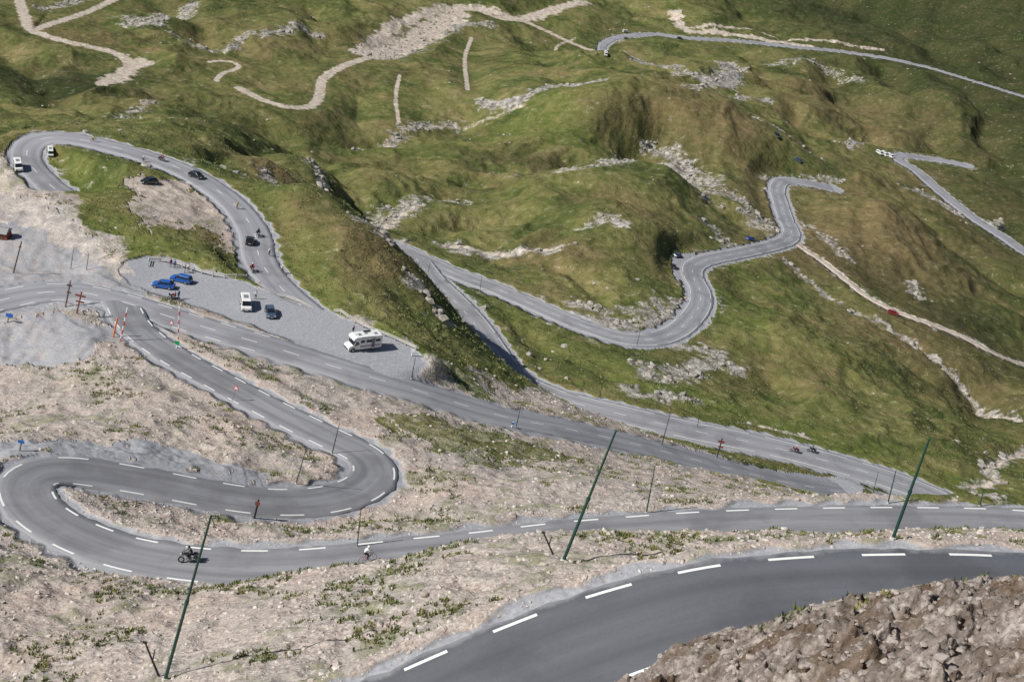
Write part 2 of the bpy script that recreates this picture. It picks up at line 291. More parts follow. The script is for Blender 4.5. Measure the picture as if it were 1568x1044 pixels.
for (kind,w,s,pp),P3 in zip(STROKES,SP):
    rmean=np.mean([math.hypot(a[0],a[1]) for a in P3])
    P3=catmull(P3,max(1.5,rmean*.006))
    b=np.full(X.shape,50.0,np.float32); mx=w*2.6+4
    field(P3,0,mx,b,None)
    sel=b<mx
    nz=noise(X[sel]/(w*.9+1),Y[sel]/(w*.9+1),61)*.6+noise(X[sel]/(w*.3+.5),Y[sel]/(w*.3+.5),62)*.4
    kk=.6 if (kind=='dirt' and w<3.1) or pp is None else (1.6 if kind=='rock' else 1.1)
    dd=b[sel]/(w*.5+.0009*rmean)+nz*kk
    val=s*(1-sst(.2 if kind!='dirt' else .5,1.6 if kind!='fresh' else 2.4,dd))
    arr=tgt[kind]; arr[sel]=np.maximum(arr[sel],val)
nz=noise(X/3,Y/3,71)
rs=1-sst(.3,1.0,(best+nz*1.0)/(1.5+.0002*Rg))
grey=np.maximum(grey,rs)
cutm=np.clip(1-(best-1)/5,0,1)*(best>1)*(noise(X/12,Y/12,72)>.12)
rock=np.maximum(rock,cutm*.45*(Rg>330))
for g in [(1330,370,170,90,1.0),(1080,180,120,50,.5),(1450,560,150,80,.7),(980,320,90,50,.6),(560,360,110,60,.6),(1300,180,200,60,.6),(330,370,80,30,.5),(430,260,80,30,.6),(1400,300,150,60,.5),(150,60,120,40,.3),(860,400,120,40,.5),(450,60,200,60,.3),(1050,150,120,50,.3),(1230,560,80,60,.4)]: gauss(dry,*g)
for g in [(0,120,220,60,.85),(1500,90,260,90,1.1),(1568,300,120,200,.85),(820,244,190,16,.8),(960,214,70,20,.6),(1470,500,160,60,.75),(400,200,150,22,.35),(330,190,60,14,.7),(80,150,120,40,.6),(200,0,300,30,.4),(1300,20,300,50,.85),(1500,640,120,50,.6),(1050,260,30,60,.4),(1350,420,120,40,.4)]: gauss(dark,*g)  # darker grass; upper corners painted like vignetting, hill folds like shade
gmask=noise(X/38,Y/38,85)+.5*noise(X/14,Y/14,86)
dry=np.clip(dry+.38*sst(-.1,.5,gmask)*(Rg>240),0,1)
# ------------------------------------------------------------------ mesh utils
def fast_mesh(name,V,Fc,smooth=True):
    me=bpy.data.meshes.new(name); V=np.ascontiguousarray(V,np.float32); Fc=np.ascontiguousarray(Fc,np.int32); m,k=Fc.shape
    me.vertices.add(len(V)); me.vertices.foreach_set('co',V.ravel())
    me.loops.add(m*k); me.loops.foreach_set('vertex_index',Fc.ravel())
    me.polygons.add(m); me.polygons.foreach_set('loop_start',np.arange(0,m*k,k,dtype=np.int32))
    me.update(calc_edges=True)
    me.polygons.foreach_set('use_smooth',np.full(m,smooth))
    me.update(); return me
def link(name,me,mats=()):
    o=bpy.data.objects.new(name,me); scene.collection.objects.link(o)
    for m in mats: me.materials.append(m)
    return o
nt_,nr_=X.shape
I=np.arange(nt_*nr_).reshape(nt_,nr_)
faces=np.stack([I[:-1,:-1],I[:-1,1:],I[1:,1:],I[1:,:-1]],-1).reshape(-1,4)
me=fast_mesh("mountain_terrain",np.stack([X,Y,Z],-1).reshape(-1,3),faces[:,::-1])
def cattr(me,name,a,b,c,d):
    at=me.attributes.new(name,'FLOAT_COLOR','POINT')
    at.data.foreach_set('color',np.ascontiguousarray(np.stack([a,b,c,d],-1).reshape(-1),np.float32))
cattr(me,'maska',np.clip(gravel,0,1),np.clip(grey,0,1),np.clip(dirt,0,1),np.clip(rock,0,1))
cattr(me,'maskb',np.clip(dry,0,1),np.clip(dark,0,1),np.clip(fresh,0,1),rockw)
pn=me.polygons[len(me.polygons)//2].normal
if pn[2]<0: me.flip_normals()
# ------------------------------------------------------------------ shader helpers
class NT:
    def __init__(s,name):
        s.m=bpy.data.materials.new(name); s.m.use_nodes=True; s.t=s.m.node_tree; s.t.nodes.clear()
        s.out=s.t.nodes.new('ShaderNodeOutputMaterial'); s.b=s.t.nodes.new('ShaderNodeBsdfPrincipled'); s.t.links.new(s.b.outputs[0],s.out.inputs[0])
    def n(s,ty,**k):
        x=s.t.nodes.new(ty)
        for a,b in k.items(): setattr(x,a,b)
        return x
    def put(s,sock,v):
        if isinstance(v,bpy.types.NodeSocket): s.t.links.new(v,sock)
        else: sock.default_value=v
    def math(s,op,a,b=0.0,c=None,clamp=False):
        x=s.n('ShaderNodeMath',operation=op,use_clamp=clamp); s.put(x.inputs[0],a); s.put(x.inputs[1],b)
        if c is not None: s.put(x.inputs[2],c)
        return x.outputs[0]
    def mix(s,f,a,b,mode='MIX'):
        x=s.n('ShaderNodeMix',data_type='RGBA',blend_type=mode); s.put(x.inputs[0],f)
        s.put(x.inputs[6],a if isinstance(a,bpy.types.NodeSocket) else (*a,1)); s.put(x.inputs[7],b if isinstance(b,bpy.types.NodeSocket) else (*b,1)); return x.outputs[2]
    def noise(s,vec,sc,det=4,rough=.6,dist=0):
        x=s.n('ShaderNodeTexNoise'); s.put(x.inputs['Vector'],vec); x.inputs['Scale'].default_value=sc; x.inputs['Detail'].default_value=det; x.inputs['Roughness'].default_value=rough; x.inputs['Distortion'].default_value=dist; return x.outputs['Fac']
    def ramp(s,f,stops):
        x=s.n('ShaderNodeValToRGB'); s.put(x.inputs[0],f); el=x.color_ramp.elements
        while len(el)<len(stops): el.new(.5)
        for e,(p,c) in zip(el,stops): e.position=p; e.color=(*c,1) if len(c)==3 else c
        return x.outputs[0]
    def bump(s,h,st,d,nrm=None):
        x=s.n('ShaderNodeBump'); x.inputs['Strength'].default_value=st; x.inputs['Distance'].default_value=d; s.put(x.inputs['Height'],h)
        if nrm is not None: s.put(x.inputs['Normal'],nrm)
        return x.outputs[0]
    def thr(s,a,nz,k,sharp):
        v=s.math('MULTIPLY_ADD',s.math('SUBTRACT',nz,.5),k,a); v=s.math('SUBTRACT',v,.5); return s.math('MULTIPLY_ADD',v,sharp,.5,clamp=True)
g=NT('alpine_ground'); pos=g.n('ShaderNodeNewGeometry').outputs['Position']
a1=g.n('ShaderNodeAttribute',attribute_name='maska'); a2=g.n('ShaderNodeAttribute',attribute_name='maskb')
s1=g.n('ShaderNodeSeparateColor'); g.put(s1.inputs[0],a1.outputs['Color']); s2=g.n('ShaderNodeSeparateColor'); g.put(s2.inputs[0],a2.outputs['Color'])
n_mid=g.noise(pos,.03,5,.62,.6); n_sm=g.noise(pos,.35,4,.74); n_f=g.noise(pos,2.6,4,.76); n_t=g.noise(pos,.13,5,.74,.4)
n_sf=g.math('ADD',g.math('MULTIPLY',n_sm,.6),g.math('MULTIPLY',n_f,.4))
grass=g.ramp(g.math('MULTIPLY_ADD',n_mid,.68,g.math('MULTIPLY',n_t,.36)),[(.4,(.056,.074,.022)),(.49,(.104,.122,.036)),(.56,(.16,.162,.055)),(.68,(.265,.22,.105))])
grass=g.mix(g.math('MULTIPLY',s2.outputs[2],.6),grass,g.mix(n_t,(.09,.135,.022),(.22,.25,.06)))
grass=g.mix(g.thr(s2.outputs[0],n_t,1.4,1.1),grass,g.mix(n_t,(.11,.083,.036),(.29,.22,.11)))
grass=g.mix(g.math('MULTIPLY',s2.outputs[1],.74,clamp=True),grass,(.018,.026,.01))  # dark mask: painted corner falloff and fold shade go into the grass colour
grass=g.mix(g.math('MULTIPLY',g.ramp(n_sf,[(.42,(1,1,1)),(.52,(0,0,0))]),.42),grass,g.mix(.75,grass,(.026,.034,.012)))
grass=g.mix(g.math('MULTIPLY',g.ramp(n_sf,[(.54,(0,0,0)),(.63,(1,1,1))]),.24),grass,(.34,.3,.16))
gcol=g.ramp(n_f,[(.32,(.17,.14,.122)),(.43,(.36,.305,.27)),(.54,(.49,.43,.39)),(.68,(.72,.67,.62))])
gcol=g.mix(g.ramp(n_mid,[(.42,(0,0,0)),(.56,(1,1,1))]),gcol,g.mix(.35,gcol,(.5,.37,.3)))
gcol=g.mix(g.ramp(n_t,[(.45,(0,0,0)),(.6,(1,1,1))]),gcol,g.mix(.4,gcol,(.43,.425,.43)))
gcol=g.mix(g.math('MULTIPLY',g.ramp(n_sm,[(.38,(1,1,1)),(.5,(0,0,0))]),.3),gcol,g.mix(.7,gcol,(.18,.145,.12)))
veg=g.math('MULTIPLY',g.ramp(g.math('ADD',g.math('MULTIPLY',n_t,.6),g.math('MULTIPLY',n_sf,.45)),[(.545,(0,0,0)),(.6,(1,1,1))]),.65)
gcol=g.mix(veg,gcol,g.mix(n_f,(.1,.115,.035),(.27,.26,.12)))
rcol=g.ramp(n_sf,[(.38,(.09,.08,.07)),(.48,(.25,.228,.205)),(.6,(.55,.52,.48))])
gry=g.ramp(n_f,[(.3,(.25,.255,.275)),(.5,(.32,.325,.35)),(.7,(.43,.43,.45))])
drt=g.ramp(n_sf,[(.38,(.34,.275,.215)),(.5,(.54,.46,.385)),(.62,(.72,.64,.56))])
col=g.mix(g.thr(s1.outputs[0],n_sf,1.8,2.4),grass,gcol)
col=g.mix(g.thr(a1.outputs['Alpha'],n_sf,3.6,2.8),col,rcol)
dk=g.ramp(n_sf,[(.38,(.07,.058,.05)),(.5,(.21,.175,.155)),(.62,(.48,.43,.39))])
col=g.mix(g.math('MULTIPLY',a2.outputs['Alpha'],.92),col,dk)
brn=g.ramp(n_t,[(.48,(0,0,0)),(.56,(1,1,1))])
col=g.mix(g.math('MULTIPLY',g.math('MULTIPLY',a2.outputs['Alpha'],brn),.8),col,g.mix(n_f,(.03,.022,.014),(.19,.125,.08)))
col=g.mix(g.thr(s1.outputs[1],n_sf,1.5,2.8),col,gry)
col=g.mix(g.thr(s1.outputs[2],n_sf,1.6,2.6),col,drt)
g.put(g.b.inputs['Base Color'],col); g.b.inputs['Roughness'].default_value=.95; g.b.inputs['Specular IOR Level'].default_value=.12
calmb=g.math('SUBTRACT',1.0,g.math('MULTIPLY',s1.outputs[1],.9))
gf=g.math('MULTIPLY_ADD',s1.outputs[0],-1.0,1.8)
hh=g.math('MULTIPLY',g.math('ADD',g.math('MULTIPLY',n_t,gf),g.math('ADD',g.math('MULTIPLY',n_sm,.5),g.math('MULTIPLY',n_f,.17))),calmb)
g.put(g.b.inputs['Normal'],g.bump(hh,.85,1.0))
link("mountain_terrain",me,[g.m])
def simple(name,col,rough=.6,metal=0,var=.15,sc=8,coat=0,spec=.5):
    g=NT(name); tc=g.n('ShaderNodeTexCoord').outputs['Object']; nz=g.noise(tc,sc,3)
    c=g.mix(nz,tuple(x*(1-var) for x in col),tuple(min(1,x*(1+var)) for x in col)); g.put(g.b.inputs['Base Color'],c)
    g.b.inputs['Roughness'].default_value=rough; g.b.inputs['Metallic'].default_value=metal; g.b.inputs['Coat Weight'].default_value=coat; g.b.inputs['Specular IOR Level'].default_value=spec
    return g.m
def asphalt(name,lo,hi,wear):
    g=NT(name); uv=g.n('ShaderNodeUVMap').outputs[0]; pos=g.n('ShaderNodeNewGeometry').outputs['Position']
    sp=g.n('ShaderNodeSeparateXYZ'); g.put(sp.inputs[0],uv)
    cx=g.n('ShaderNodeCombineXYZ'); g.put(cx.inputs[0],g.math('MULTIPLY',sp.outputs[0],1.6)); g.put(cx.inputs[1],g.math('MULTIPLY',sp.outputs[1],.03))
    st=g.noise(cx.outputs[0],2.2,4,.6); f=g.noise(pos,4,4,.8); p=g.noise(pos,.09,4,.6)
    c=g.mix(f,lo,hi)
    c=g.mix(g.math('MULTIPLY',g.ramp(st,[(.42,(0,0,0)),(.62,(1,1,1))]),.55),c,tuple(x*wear for x in hi))
    ax=g.math('ABSOLUTE',g.math('SUBTRACT',g.math('ABSOLUTE',sp.outputs[0]),.42))
    band=g.ramp(ax,[(.0,(1,1,1)),(.22,(0,0,0))]); c=g.mix(g.math('MULTIPLY',band,.36),c,tuple(x*.6 for x in lo))
    c=g.mix(g.math('MULTIPLY',g.ramp(p,[(.48,(0,0,0)),(.6,(1,1,1))]),.4),c,tuple(x*.6 for x in lo))
    ed=g.ramp(g.math('MULTIPLY_ADD',g.math('SUBTRACT',g.noise(pos,.7,4,.7),.5),.3,g.math('ABSOLUTE',sp.outputs[0])),[(.9,(0,0,0)),(1.04,(1,1,1))])
    c=g.mix(g.math('MULTIPLY',ed,.7),c,(.3,.3,.315))
    g.put(g.b.inputs['Base Color'],c); g.b.inputs['Roughness'].default_value=.85; g.b.inputs['Specular IOR Level'].default_value=.3
    g.put(g.b.inputs['Normal'],g.bump(f,.3,.03)); return g.m
m_as_new=asphalt('asphalt_dark',(.085,.09,.105),(.135,.141,.16),1.0)
m_as_mid=asphalt('asphalt_worn',(.19,.19,.205),(.27,.27,.29),1.2)
m_as_old=asphalt('asphalt_pale',(.25,.25,.27),(.33,.33,.356),1.12)
m_line=simple('road_paint',(.78,.78,.76),.6,var=.12,sc=3)
g=NT('dirt_track'); pos=g.n('ShaderNodeNewGeometry').outputs['Position']; g.put(g.b.inputs['Base Color'],g.ramp(g.noise(pos,.5,4,.7),[(.35,(.38,.31,.25)),(.65,(.6,.52,.45))])); g.b.inputs['Roughness'].default_value=.95; m_trk=g.m
def normals2d(p):
    t=np.gradient(p[:,:2],axis=0); t/=np.linalg.norm(t,axis=1)[:,None]+1e-9; return np.stack([-t[:,1],t[:,0]],1)
def ribbon(name,p,hw,dz,mat,cuts=8,rag=.12):
    nn=normals2d(p); s=np.concatenate([[0],np.cumsum(np.linalg.norm(np.diff(p,axis=0),axis=1))])
    offs=np.linspace(-1,1,cuts+1); V=[];UV=[]
    m=len(p); r1=rng.normal(0,rag,m); r2=rng.normal(0,rag,m)
    cols=[(-1.03,-.25)]+[(o,0) for o in offs]+[(1.03,-.25)]
    for o,dd in cols:
        w=hw*o+(r1 if o<=-1 else r2 if o>=1 else 0)
        q=np.column_stack([p[:,0]+nn[:,0]*w,p[:,1]+nn[:,1]*w,p[:,2]+dz+dd]); V.append(q); UV.append(np.column_stack([np.full(m,o),s]))
    c=len(cols); V=np.stack(V,1).reshape(-1,3); UV=np.stack(UV,1).reshape(-1,2)
    I=np.arange(m*c).reshape(m,c); fc=np.stack([I[:-1,:-1],I[1:,:-1],I[1:,1:],I[:-1,1:]],-1).reshape(-1,4)
    me=fast_mesh(name,V,fc)
    if me.polygons[c//2].normal[2]<0:
        fc=fc[:,::-1]; me=fast_mesh(name,V,fc)
    uvl=me.uv_layers.new(name='UVMap'); uvl.data.foreach_set('uv',np.ascontiguousarray(UV[fc.ravel()],np.float32).ravel())
    return link(name,me,[mat])
def dashes(p,lines,dz,V,Fc,L=3.0,cyc=6.5,w=.2,ph=0,s0=0,s1=1e9):
    nn=normals2d(p); s=np.concatenate([[0],np.cumsum(np.linalg.norm(np.diff(p,axis=0),axis=1))])
    for off in lines:
        t=ph
        while t<s[-1]-L:
            if s0<t<s1:
                q=np.linspace(t,t+L,max(2,int(L/1.0)+1)); base=len(V)
                for k in q:
                    c=[np.interp(k,s,p[:,i]) for i in range(3)]; nx=np.interp(k,s,nn[:,0]); ny=np.interp(k,s,nn[:,1])
                    for sg in(-1,1):
                        o=off+sg*w/2; V.append((c[0]+nx*o,c[1]+ny*o,c[2]+dz))
                for k in range(len(q)-1): Fc.append((base+2*k,base+2*k+1,base+2*k+3,base+2*k+2))
            t+=cyc
info={'N':(4.3,m_as_new),'H':(3.3,m_as_mid),'A':(3.6,m_as_old),'F':(3.6,m_as_old),'E':(4.0,m_as_old),'C':(4.8,m_as_old),'R1':(2.8,m_as_old),'R2':(3.2,m_as_old)}
zoff={'N':0,'H':0,'A':.012,'F':0,'E':0,'C':.006,'R1':0,'R2':0}
for k,(hw,mt) in info.items(): ribbon("mountain_road",RL[k],hw,zoff[k],mt)
ribbon("dirt_track",RL['P'],1.2,-.05,m_trk,4,.25)
V=[];Fc=[]
dashes(RL['N'],(-3.75,3.75),.012,V,Fc,w=.24,L=3.0,cyc=6.2,ph=1)
dashes(RL['H'],(-2.85,2.85),.014,V,Fc,w=.24,ph=2)
dashes(RL['A'],(0,),.028,V,Fc,w=.16,L=3,cyc=8,ph=1)
dashes(RL['A'],(-3.1,3.1),.028,V,Fc,w=.18,L=3,cyc=6.5,ph=1,s0=0,s1=70)
dashes(RL['F'],(0,),.02,V,Fc,w=.16,L=3,cyc=10,ph=1)
dashes(RL['C'],(0,),.02,V,Fc,w=.15,L=3,cyc=10,ph=1)
dashes(RL['C'],(-4.0,4.0),.02,V,Fc,w=.18,L=20,cyc=24,ph=1)
dashes(RL['E'],(0,),.02,V,Fc,w=.15,L=3,cyc=10,ph=1)
dashes(RL['E'],(-3.3,3.3),.02,V,Fc,w=.18,L=20,cyc=24,ph=1)
link("road_markings",fast_mesh("road_markings",np.array(V),np.array(Fc)),[m_line])
print("roads",time.time()-T0)
# ------------------------------------------------------------------ scatter
def ico():
    t=(1+5**.5)/2; v=np.array([(-1,t,0),(1,t,0),(-1,-t,0),(1,-t,0),(0,-1,t),(0,1,t),(0,-1,-t),(0,1,-t),(t,0,-1),(t,0,1),(-t,0,-1),(-t,0,1)],float); v/=np.linalg.norm(v[0])
    f=np.array([(0,11,5),(0,5,1),(0,1,7),(0,7,10),(0,10,11),(1,5,9),(5,11,4),(11,10,2),(10,7,6),(7,1,8),(3,9,4),(3,4,2),(3,2,6),(3,6,8),(3,8,9),(4,9,5),(2,4,11),(6,2,10),(8,6,7),(9,8,1)]); return v,f
def pick(mask,count,weight=None):
    w=mask*(Rg**2) if weight is None else mask*weight
    w=w[:-1,:-1].ravel(); w=np.cumsum(w); idx=np.searchsorted(w,rng.random(count)*w[-1])
    i=idx//(nr_-1); j=idx%(nr_-1); a=rng.random(count); b=rng.random(count)
    def L(A): return (A[i,j]*(1-a)*(1-b)+A[i+1,j]*a*(1-b)+A[i,j+1]*(1-a)*b+A[i+1,j+1]*a*b)
    return L(X),L(Y),L(Z)
def rocks(name,mask,count,smin,smax,mat,weight=None,pw=3.0,flat=.65):
    x,y,z=pick(mask,count,weight); v,f=ico()
    s=smin+(smax-smin)*rng.random(count)**pw
    vv=v[None]*(1+rng.normal(0,.2,(count,12,1))); sc=np.stack([s*rng.uniform(.7,1.4,count),s*rng.uniform(.7,1.2,count),s*flat*rng.uniform(.6,1.2,count)],1)[:,None]
    vv=vv*sc; an=rng.random(count)*6.28; c=np.cos(an)[:,None]; sn=np.sin(an)[:,None]
    px=vv[...,0]*c-vv[...,1]*sn+x[:,None]; py=vv[...,0]*sn+vv[...,1]*c+y[:,None]; pz=vv[...,2]+z[:,None]+s[:,None]*.1
    V=np.stack([px,py,pz],-1).reshape(-1,3); Fc=(f[None]+12*np.arange(count)[:,None,None]).reshape(-1,3)
    link(name,fast_mesh(name,V,Fc,False),[mat])
def rockmat(name,stops):
    g=NT(name); pos=g.n('ShaderNodeNewGeometry').outputs['Position']; c=g.ramp(g.noise(pos,.9,4,.75),stops)
    g.put(g.b.inputs['Base Color'],c); g.b.inputs['Roughness'].default_value=.95; g.b.inputs['Specular IOR Level'].default_value=.1; return g.m
m_rk=rockmat('scree_stone',[(.35,(.28,.235,.205)),(.5,(.46,.4,.36)),(.65,(.68,.63,.58))])
m_rk2=rockmat('pale_boulder',[(.35,(.2,.18,.15)),(.6,(.44,.41,.37))])
m_rk3=rockmat('dark_stone',[(.35,(.11,.09,.078)),(.6,(.42,.365,.33))])
infr=(qx>-.43)&(qx<.5)
free=(best>1.3)
rocks("scree_stones",(gravel*(grey<.5)*free*infr*(Rg<160)*(Rg>70)).astype(float),20000,.03,.32,m_rk,Rg**1.0,6)
rocks("scree_stones",(gravel*(grey<.5)*free*infr*(Rg<290)*(Rg>=130)).astype(float),9000,.06,.4,m_rk,Rg**1.0,6)
rocks("roadside_stones",((best>.4)*(best<2.6)*infr*(Rg<150)*(Rg>60)).astype(float),5000,.03,.2,m_rk,Rg**1.0,5)
rocks("outcrop_stones",(rockw*infr*(Rg<75)*(Rg>30)).astype(float),16000,.02,.24,m_rk3,Rg**1.0,6)
rocks("boulders",((rock>.4)*free*infr*(Rg>250)*(Rg<1150)).astype(float),4200,.2,1.5,m_rk2,Rg**1.3,5)
rocks("boulders",((gravel<.5)*free*infr*(Rg>250)*(Rg<1150)*(noise(X/45,Y/45,81)>.2)).astype(float),900,.2,1.1,m_rk2,Rg**1.3,5)
def tufts(name,mask,count,mat,h0,h1,rad,weight,bl=12):
    x,y,z=pick(mask,count,weight); s=rng.uniform(.5,1.2,count)
    a=rng.random((count,bl))*6.28; rr=rng.random((count,bl))**.7*rad*s[:,None]; h=rng.uniform(h0,h1,(count,bl))*s[:,None]
    cx=x[:,None]+np.cos(a)*rr; cy=y[:,None]+np.sin(a)*rr; b=rng.random((count,bl))*6.28; w=.07*s[:,None]+rad*.08
    z0=z[:,None]-.04
    v1=np.stack([cx+np.cos(b)*w,cy+np.sin(b)*w,z0+0*cx],-1); v2=np.stack([cx-np.cos(b)*w,cy-np.sin(b)*w,z0+0*cx],-1)
    v3=np.stack([cx+np.cos(a)*rad*.4,cy+np.sin(a)*rad*.4,z0+h],-1)
    V=np.stack([v1,v2,v3],2).reshape(-1,3); Fc=np.arange(len(V)).reshape(-1,3); link(name,fast_mesh(name,V,Fc,False),[mat])
g=NT('tuft_grass'); pos=g.n('ShaderNodeNewGeometry').outputs['Position']
g.put(g.b.inputs['Base Color'],g.ramp(g.noise(pos,.5,3),[(.35,(.09,.12,.03)),(.55,(.17,.185,.06)),(.7,(.31,.27,.13))])); g.b.inputs['Roughness'].default_value=.8; m_tuft=g.m
vn=noise(X/11,Y/11,91)+.6*noise(X/3.5,Y/3.5,92)
tufts("grass_tufts",(gravel*(grey<.4)*free*infr*(vn>.3)*(Rg<150)*(Rg>60)).astype(float),2200,m_tuft,.12,.38,.3,Rg**1.0,14)
tufts("grass_tufts",(gravel*(grey<.4)*free*infr*(vn>.28)*(Rg<290)*(Rg>=140)).astype(float),3200,m_tuft,.15,.4,.45,Rg**1.0,12)
tufts("meadow_grass",((gravel<.5)*(dirt<.3)*(rock<.3)*free*infr*(Rg<480)*(Rg>=240)).astype(float),9000,m_tuft,.15,.4,.8,Rg**.6,8)
print("scatter",time.time()-T0)
# ------------------------------------------------------------------ object builder
MAT={}
def mm(k):
    if k in MAT: return MAT[k]
    T={'blue':((.01,.10,.42),.3,0,.05,3,1),'white':((.8,.8,.79),.4,0,.04,3,.5),'black':((.012,.013,.016),.3,0,.1,3,1),'silver':((.3,.33,.37),.35,.3,.05,3,1),'greyblue':((.07,.11,.17),.3,.2,.05,3,1),'red':((.3,.02,.02),.4,0,.08,3,.8),
    'glass':((.015,.02,.025),.08,0,.05,3,0),'tyre':((.02,.02,.02),.85,0,.1,8,0),'rim':((.45,.46,.47),.35,.7,.05,8,0),'lamp':((.75,.75,.7),.2,0,.05,8,0),'tail':((.45,.02,.02),.3,0,.05,8,0),'trim':((.03,.03,.032),.6,0,.1,8,0),'plate':((.7,.7,.6),.5,0,.05,8,0),
    'wood':((.11,.06,.035),.85,0,.3,6,0),'woodred':((.2,.05,.03),.8,0,.3,6,0),'darkwood':((.03,.022,.02),.85,0,.3,6,0),'green':((.012,.06,.045),.5,0,.15,2,0),'steel':((.35,.36,.37),.5,.6,.1,5,0),'orange':((.75,.18,.03),.6,0,.1,5,0),'signred':((.6,.03,.03),.5,0,.08,5,0),'signblue':((.02,.12,.45),.5,0,.08,5,0),'yellow':((.7,.45,.04),.5,0,.08,5,0),'concrete':((.5,.48,.45),.9,0,.15,5,0),
    'skin':((.5,.3,.22),.6,0,.06,5,0),'hair':((.05,.03,.02),.8,0,.2,5,0),'jred':((.45,.03,.04),.8,0,.1,5,0),'jblue':((.04,.1,.35),.8,0,.1,5,0),'jwhite':((.7,.7,.7),.8,0,.05,5,0),'jblack':((.02,.02,.022),.8,0,.1,5,0),'jeans':((.05,.07,.13),.85,0,.15,5,0),'jyel':((.6,.6,.05),.8,0,.1,5,0),'greensign':((.02,.3,.1),.5,0,.1,5,0),'grey2':((.2,.2,.2),.6,0,.1,5,0)}
    c,r,me_,v,s,co=T[k]; MAT[k]=simple('mat_'+k,c,r,me_,v,s,co); return MAT[k]
class B:
    def __init__(s): s.v=[]; s.f=[]; s.m=[]; s.mats=[]
    def mi(s,k):
        if k not in s.mats: s.mats.append(k)
        return s.mats.index(k)
    def add(s,vs,fs,k):
        b=len(s.v); s.v+= [tuple(map(float,x)) for x in vs]; i=s.mi(k)
        for f in fs: s.f.append(tuple(b+a for a in f)); s.m.append(i)
    def loft(s,rings,k,cap=True):
        n=len(rings[0]); vs=[p for r in rings for p in r]; fs=[]
        for i in range(len(rings)-1):
            for j in range(n): fs.append((i*n+j,i*n+(j+1)%n,(i+1)*n+(j+1)%n,(i+1)*n+j))
        if cap: fs.append(tuple(range(n))[::-1]); fs.append(tuple((len(rings)-1)*n+j for j in range(n)))
        s.add(vs,fs,k)
    def box(s,c,d,k,tx=1.0,ty=1.0,rz=0):
        hx,hy,hz=d[0]/2,d[1]/2,d[2]/2; vs=[]
        for z,a,b in((-hz,1,1),(hz,tx,ty)):
            for x,y in((-hx*a,-hy*b),(hx*a,-hy*b),(hx*a,hy*b),(-hx*a,hy*b)):
                vs.append((c[0]+x*math.cos(rz)-y*math.sin(rz),c[1]+x*math.sin(rz)+y*math.cos(rz),c[2]+z))
        s.add(vs,[(3,2,1,0),(4,5,6,7),(0,1,5,4),(1,2,6,5),(2,3,7,6),(3,0,4,7)],k)
    def cyl(s,p,q,r1,r2,k,n=10):
        p=Vector(p); q=Vector(q); d=(q-p).normalized(); a=d.orthogonal().normalized(); b=d.cross(a)
        s.loft([[p+(a*math.cos(t)+b*math.sin(t))*r1 for t in [6.2832*i/n for i in range(n)]],[q+(a*math.cos(t)+b*math.sin(t))*r2 for t in [6.2832*i/n for i in range(n)]]],k)
    def torus(s,c,R,r,k,n=18,m=6):
        vs=[];fs=[]
        for i in range(n):
            t=6.2832*i/n
            for j in range(m):
                u=6.2832*j/m; rr=R+r*math.cos(u); vs.append((c[0]+rr*math.cos(t),c[1]+r*math.sin(u),c[2]+rr*math.sin(t)))
        for i in range(n):
            for j in range(m): fs.append((i*m+j,i*m+(j+1)%m,((i+1)%n)*m+(j+1)%m,((i+1)%n)*m+j))
        s.add(vs,fs,k)
    def prism(s,prof,hw,k,top=1.0,zt=None,inset=.06):
        z0=min(p[1] for p in prof); z1=max(p[1] for p in prof)
        cx=sum(p[0] for p in prof)/len(prof); cz=sum(p[1] for p in prof)/len(prof)
        rings=[]
        for y,sc in((-1,1-inset),(-.93,1),(.93,1),(1,1-inset)):
            rings.append([(cx+(x-cx)*(sc if sc<1 else 1),y*hw*(1-(1-top)*(z-z0)/(z1-z0)),cz+(z-cz)*sc) for x,z in prof])
        s.loft(rings,k)
    def ball(s,c,r,k,sx=1,sy=1,sz=1,n=10,m=7):
        rings=[]
        for i in range(1,m):
            a=math.pi*i/m; rings.append([(c[0]+r*sx*math.sin(a)*math.cos(6.2832*j/n),c[1]+r*sy*math.sin(a)*math.sin(6.2832*j/n),c[2]-r*sz*math.cos(a)) for j in range(n)])
        s.loft(rings,k)
    def wheel(s,x,y,r,w):
        sg=1 if y>0 else -1
        s.cyl((x,y-sg*w,r),(x,y,r),r,r,'tyre',18); s.cyl((x,y-sg*.01,r),(x,y+sg*.012,r),r*.62,r*.58,'rim',14); s.cyl((x,y,r),(x,y+sg*.03,r),r*.15,r*.12,'trim',8)
    def mesh(s,name):
        me=bpy.data.meshes.new(name); me.from_pydata(s.v,[],s.f)
        for k in s.mats: me.materials.append(mm(k))
        me.polygons.foreach_set('material_index',s.m); me.update()
        import bmesh
        bm=bmesh.new(); bm.from_mesh(me); bmesh.ops.recalc_face_normals(bm,faces=bm.faces); bm.to_mesh(me); bm.free()
        return me
def ringy(x,zb,zt,hw):
    return [(x,-hw*.88,zb),(x,-hw,zb+.12),(x,-hw,(zb+zt)/2),(x,-hw*.95,zt-.07),(x,-hw*.8,zt),(x,hw*.8,zt),(x,hw*.95,zt-.07),(x,hw,(zb+zt)/2),(x,hw,zb+.12),(x,hw*.88,zb)]
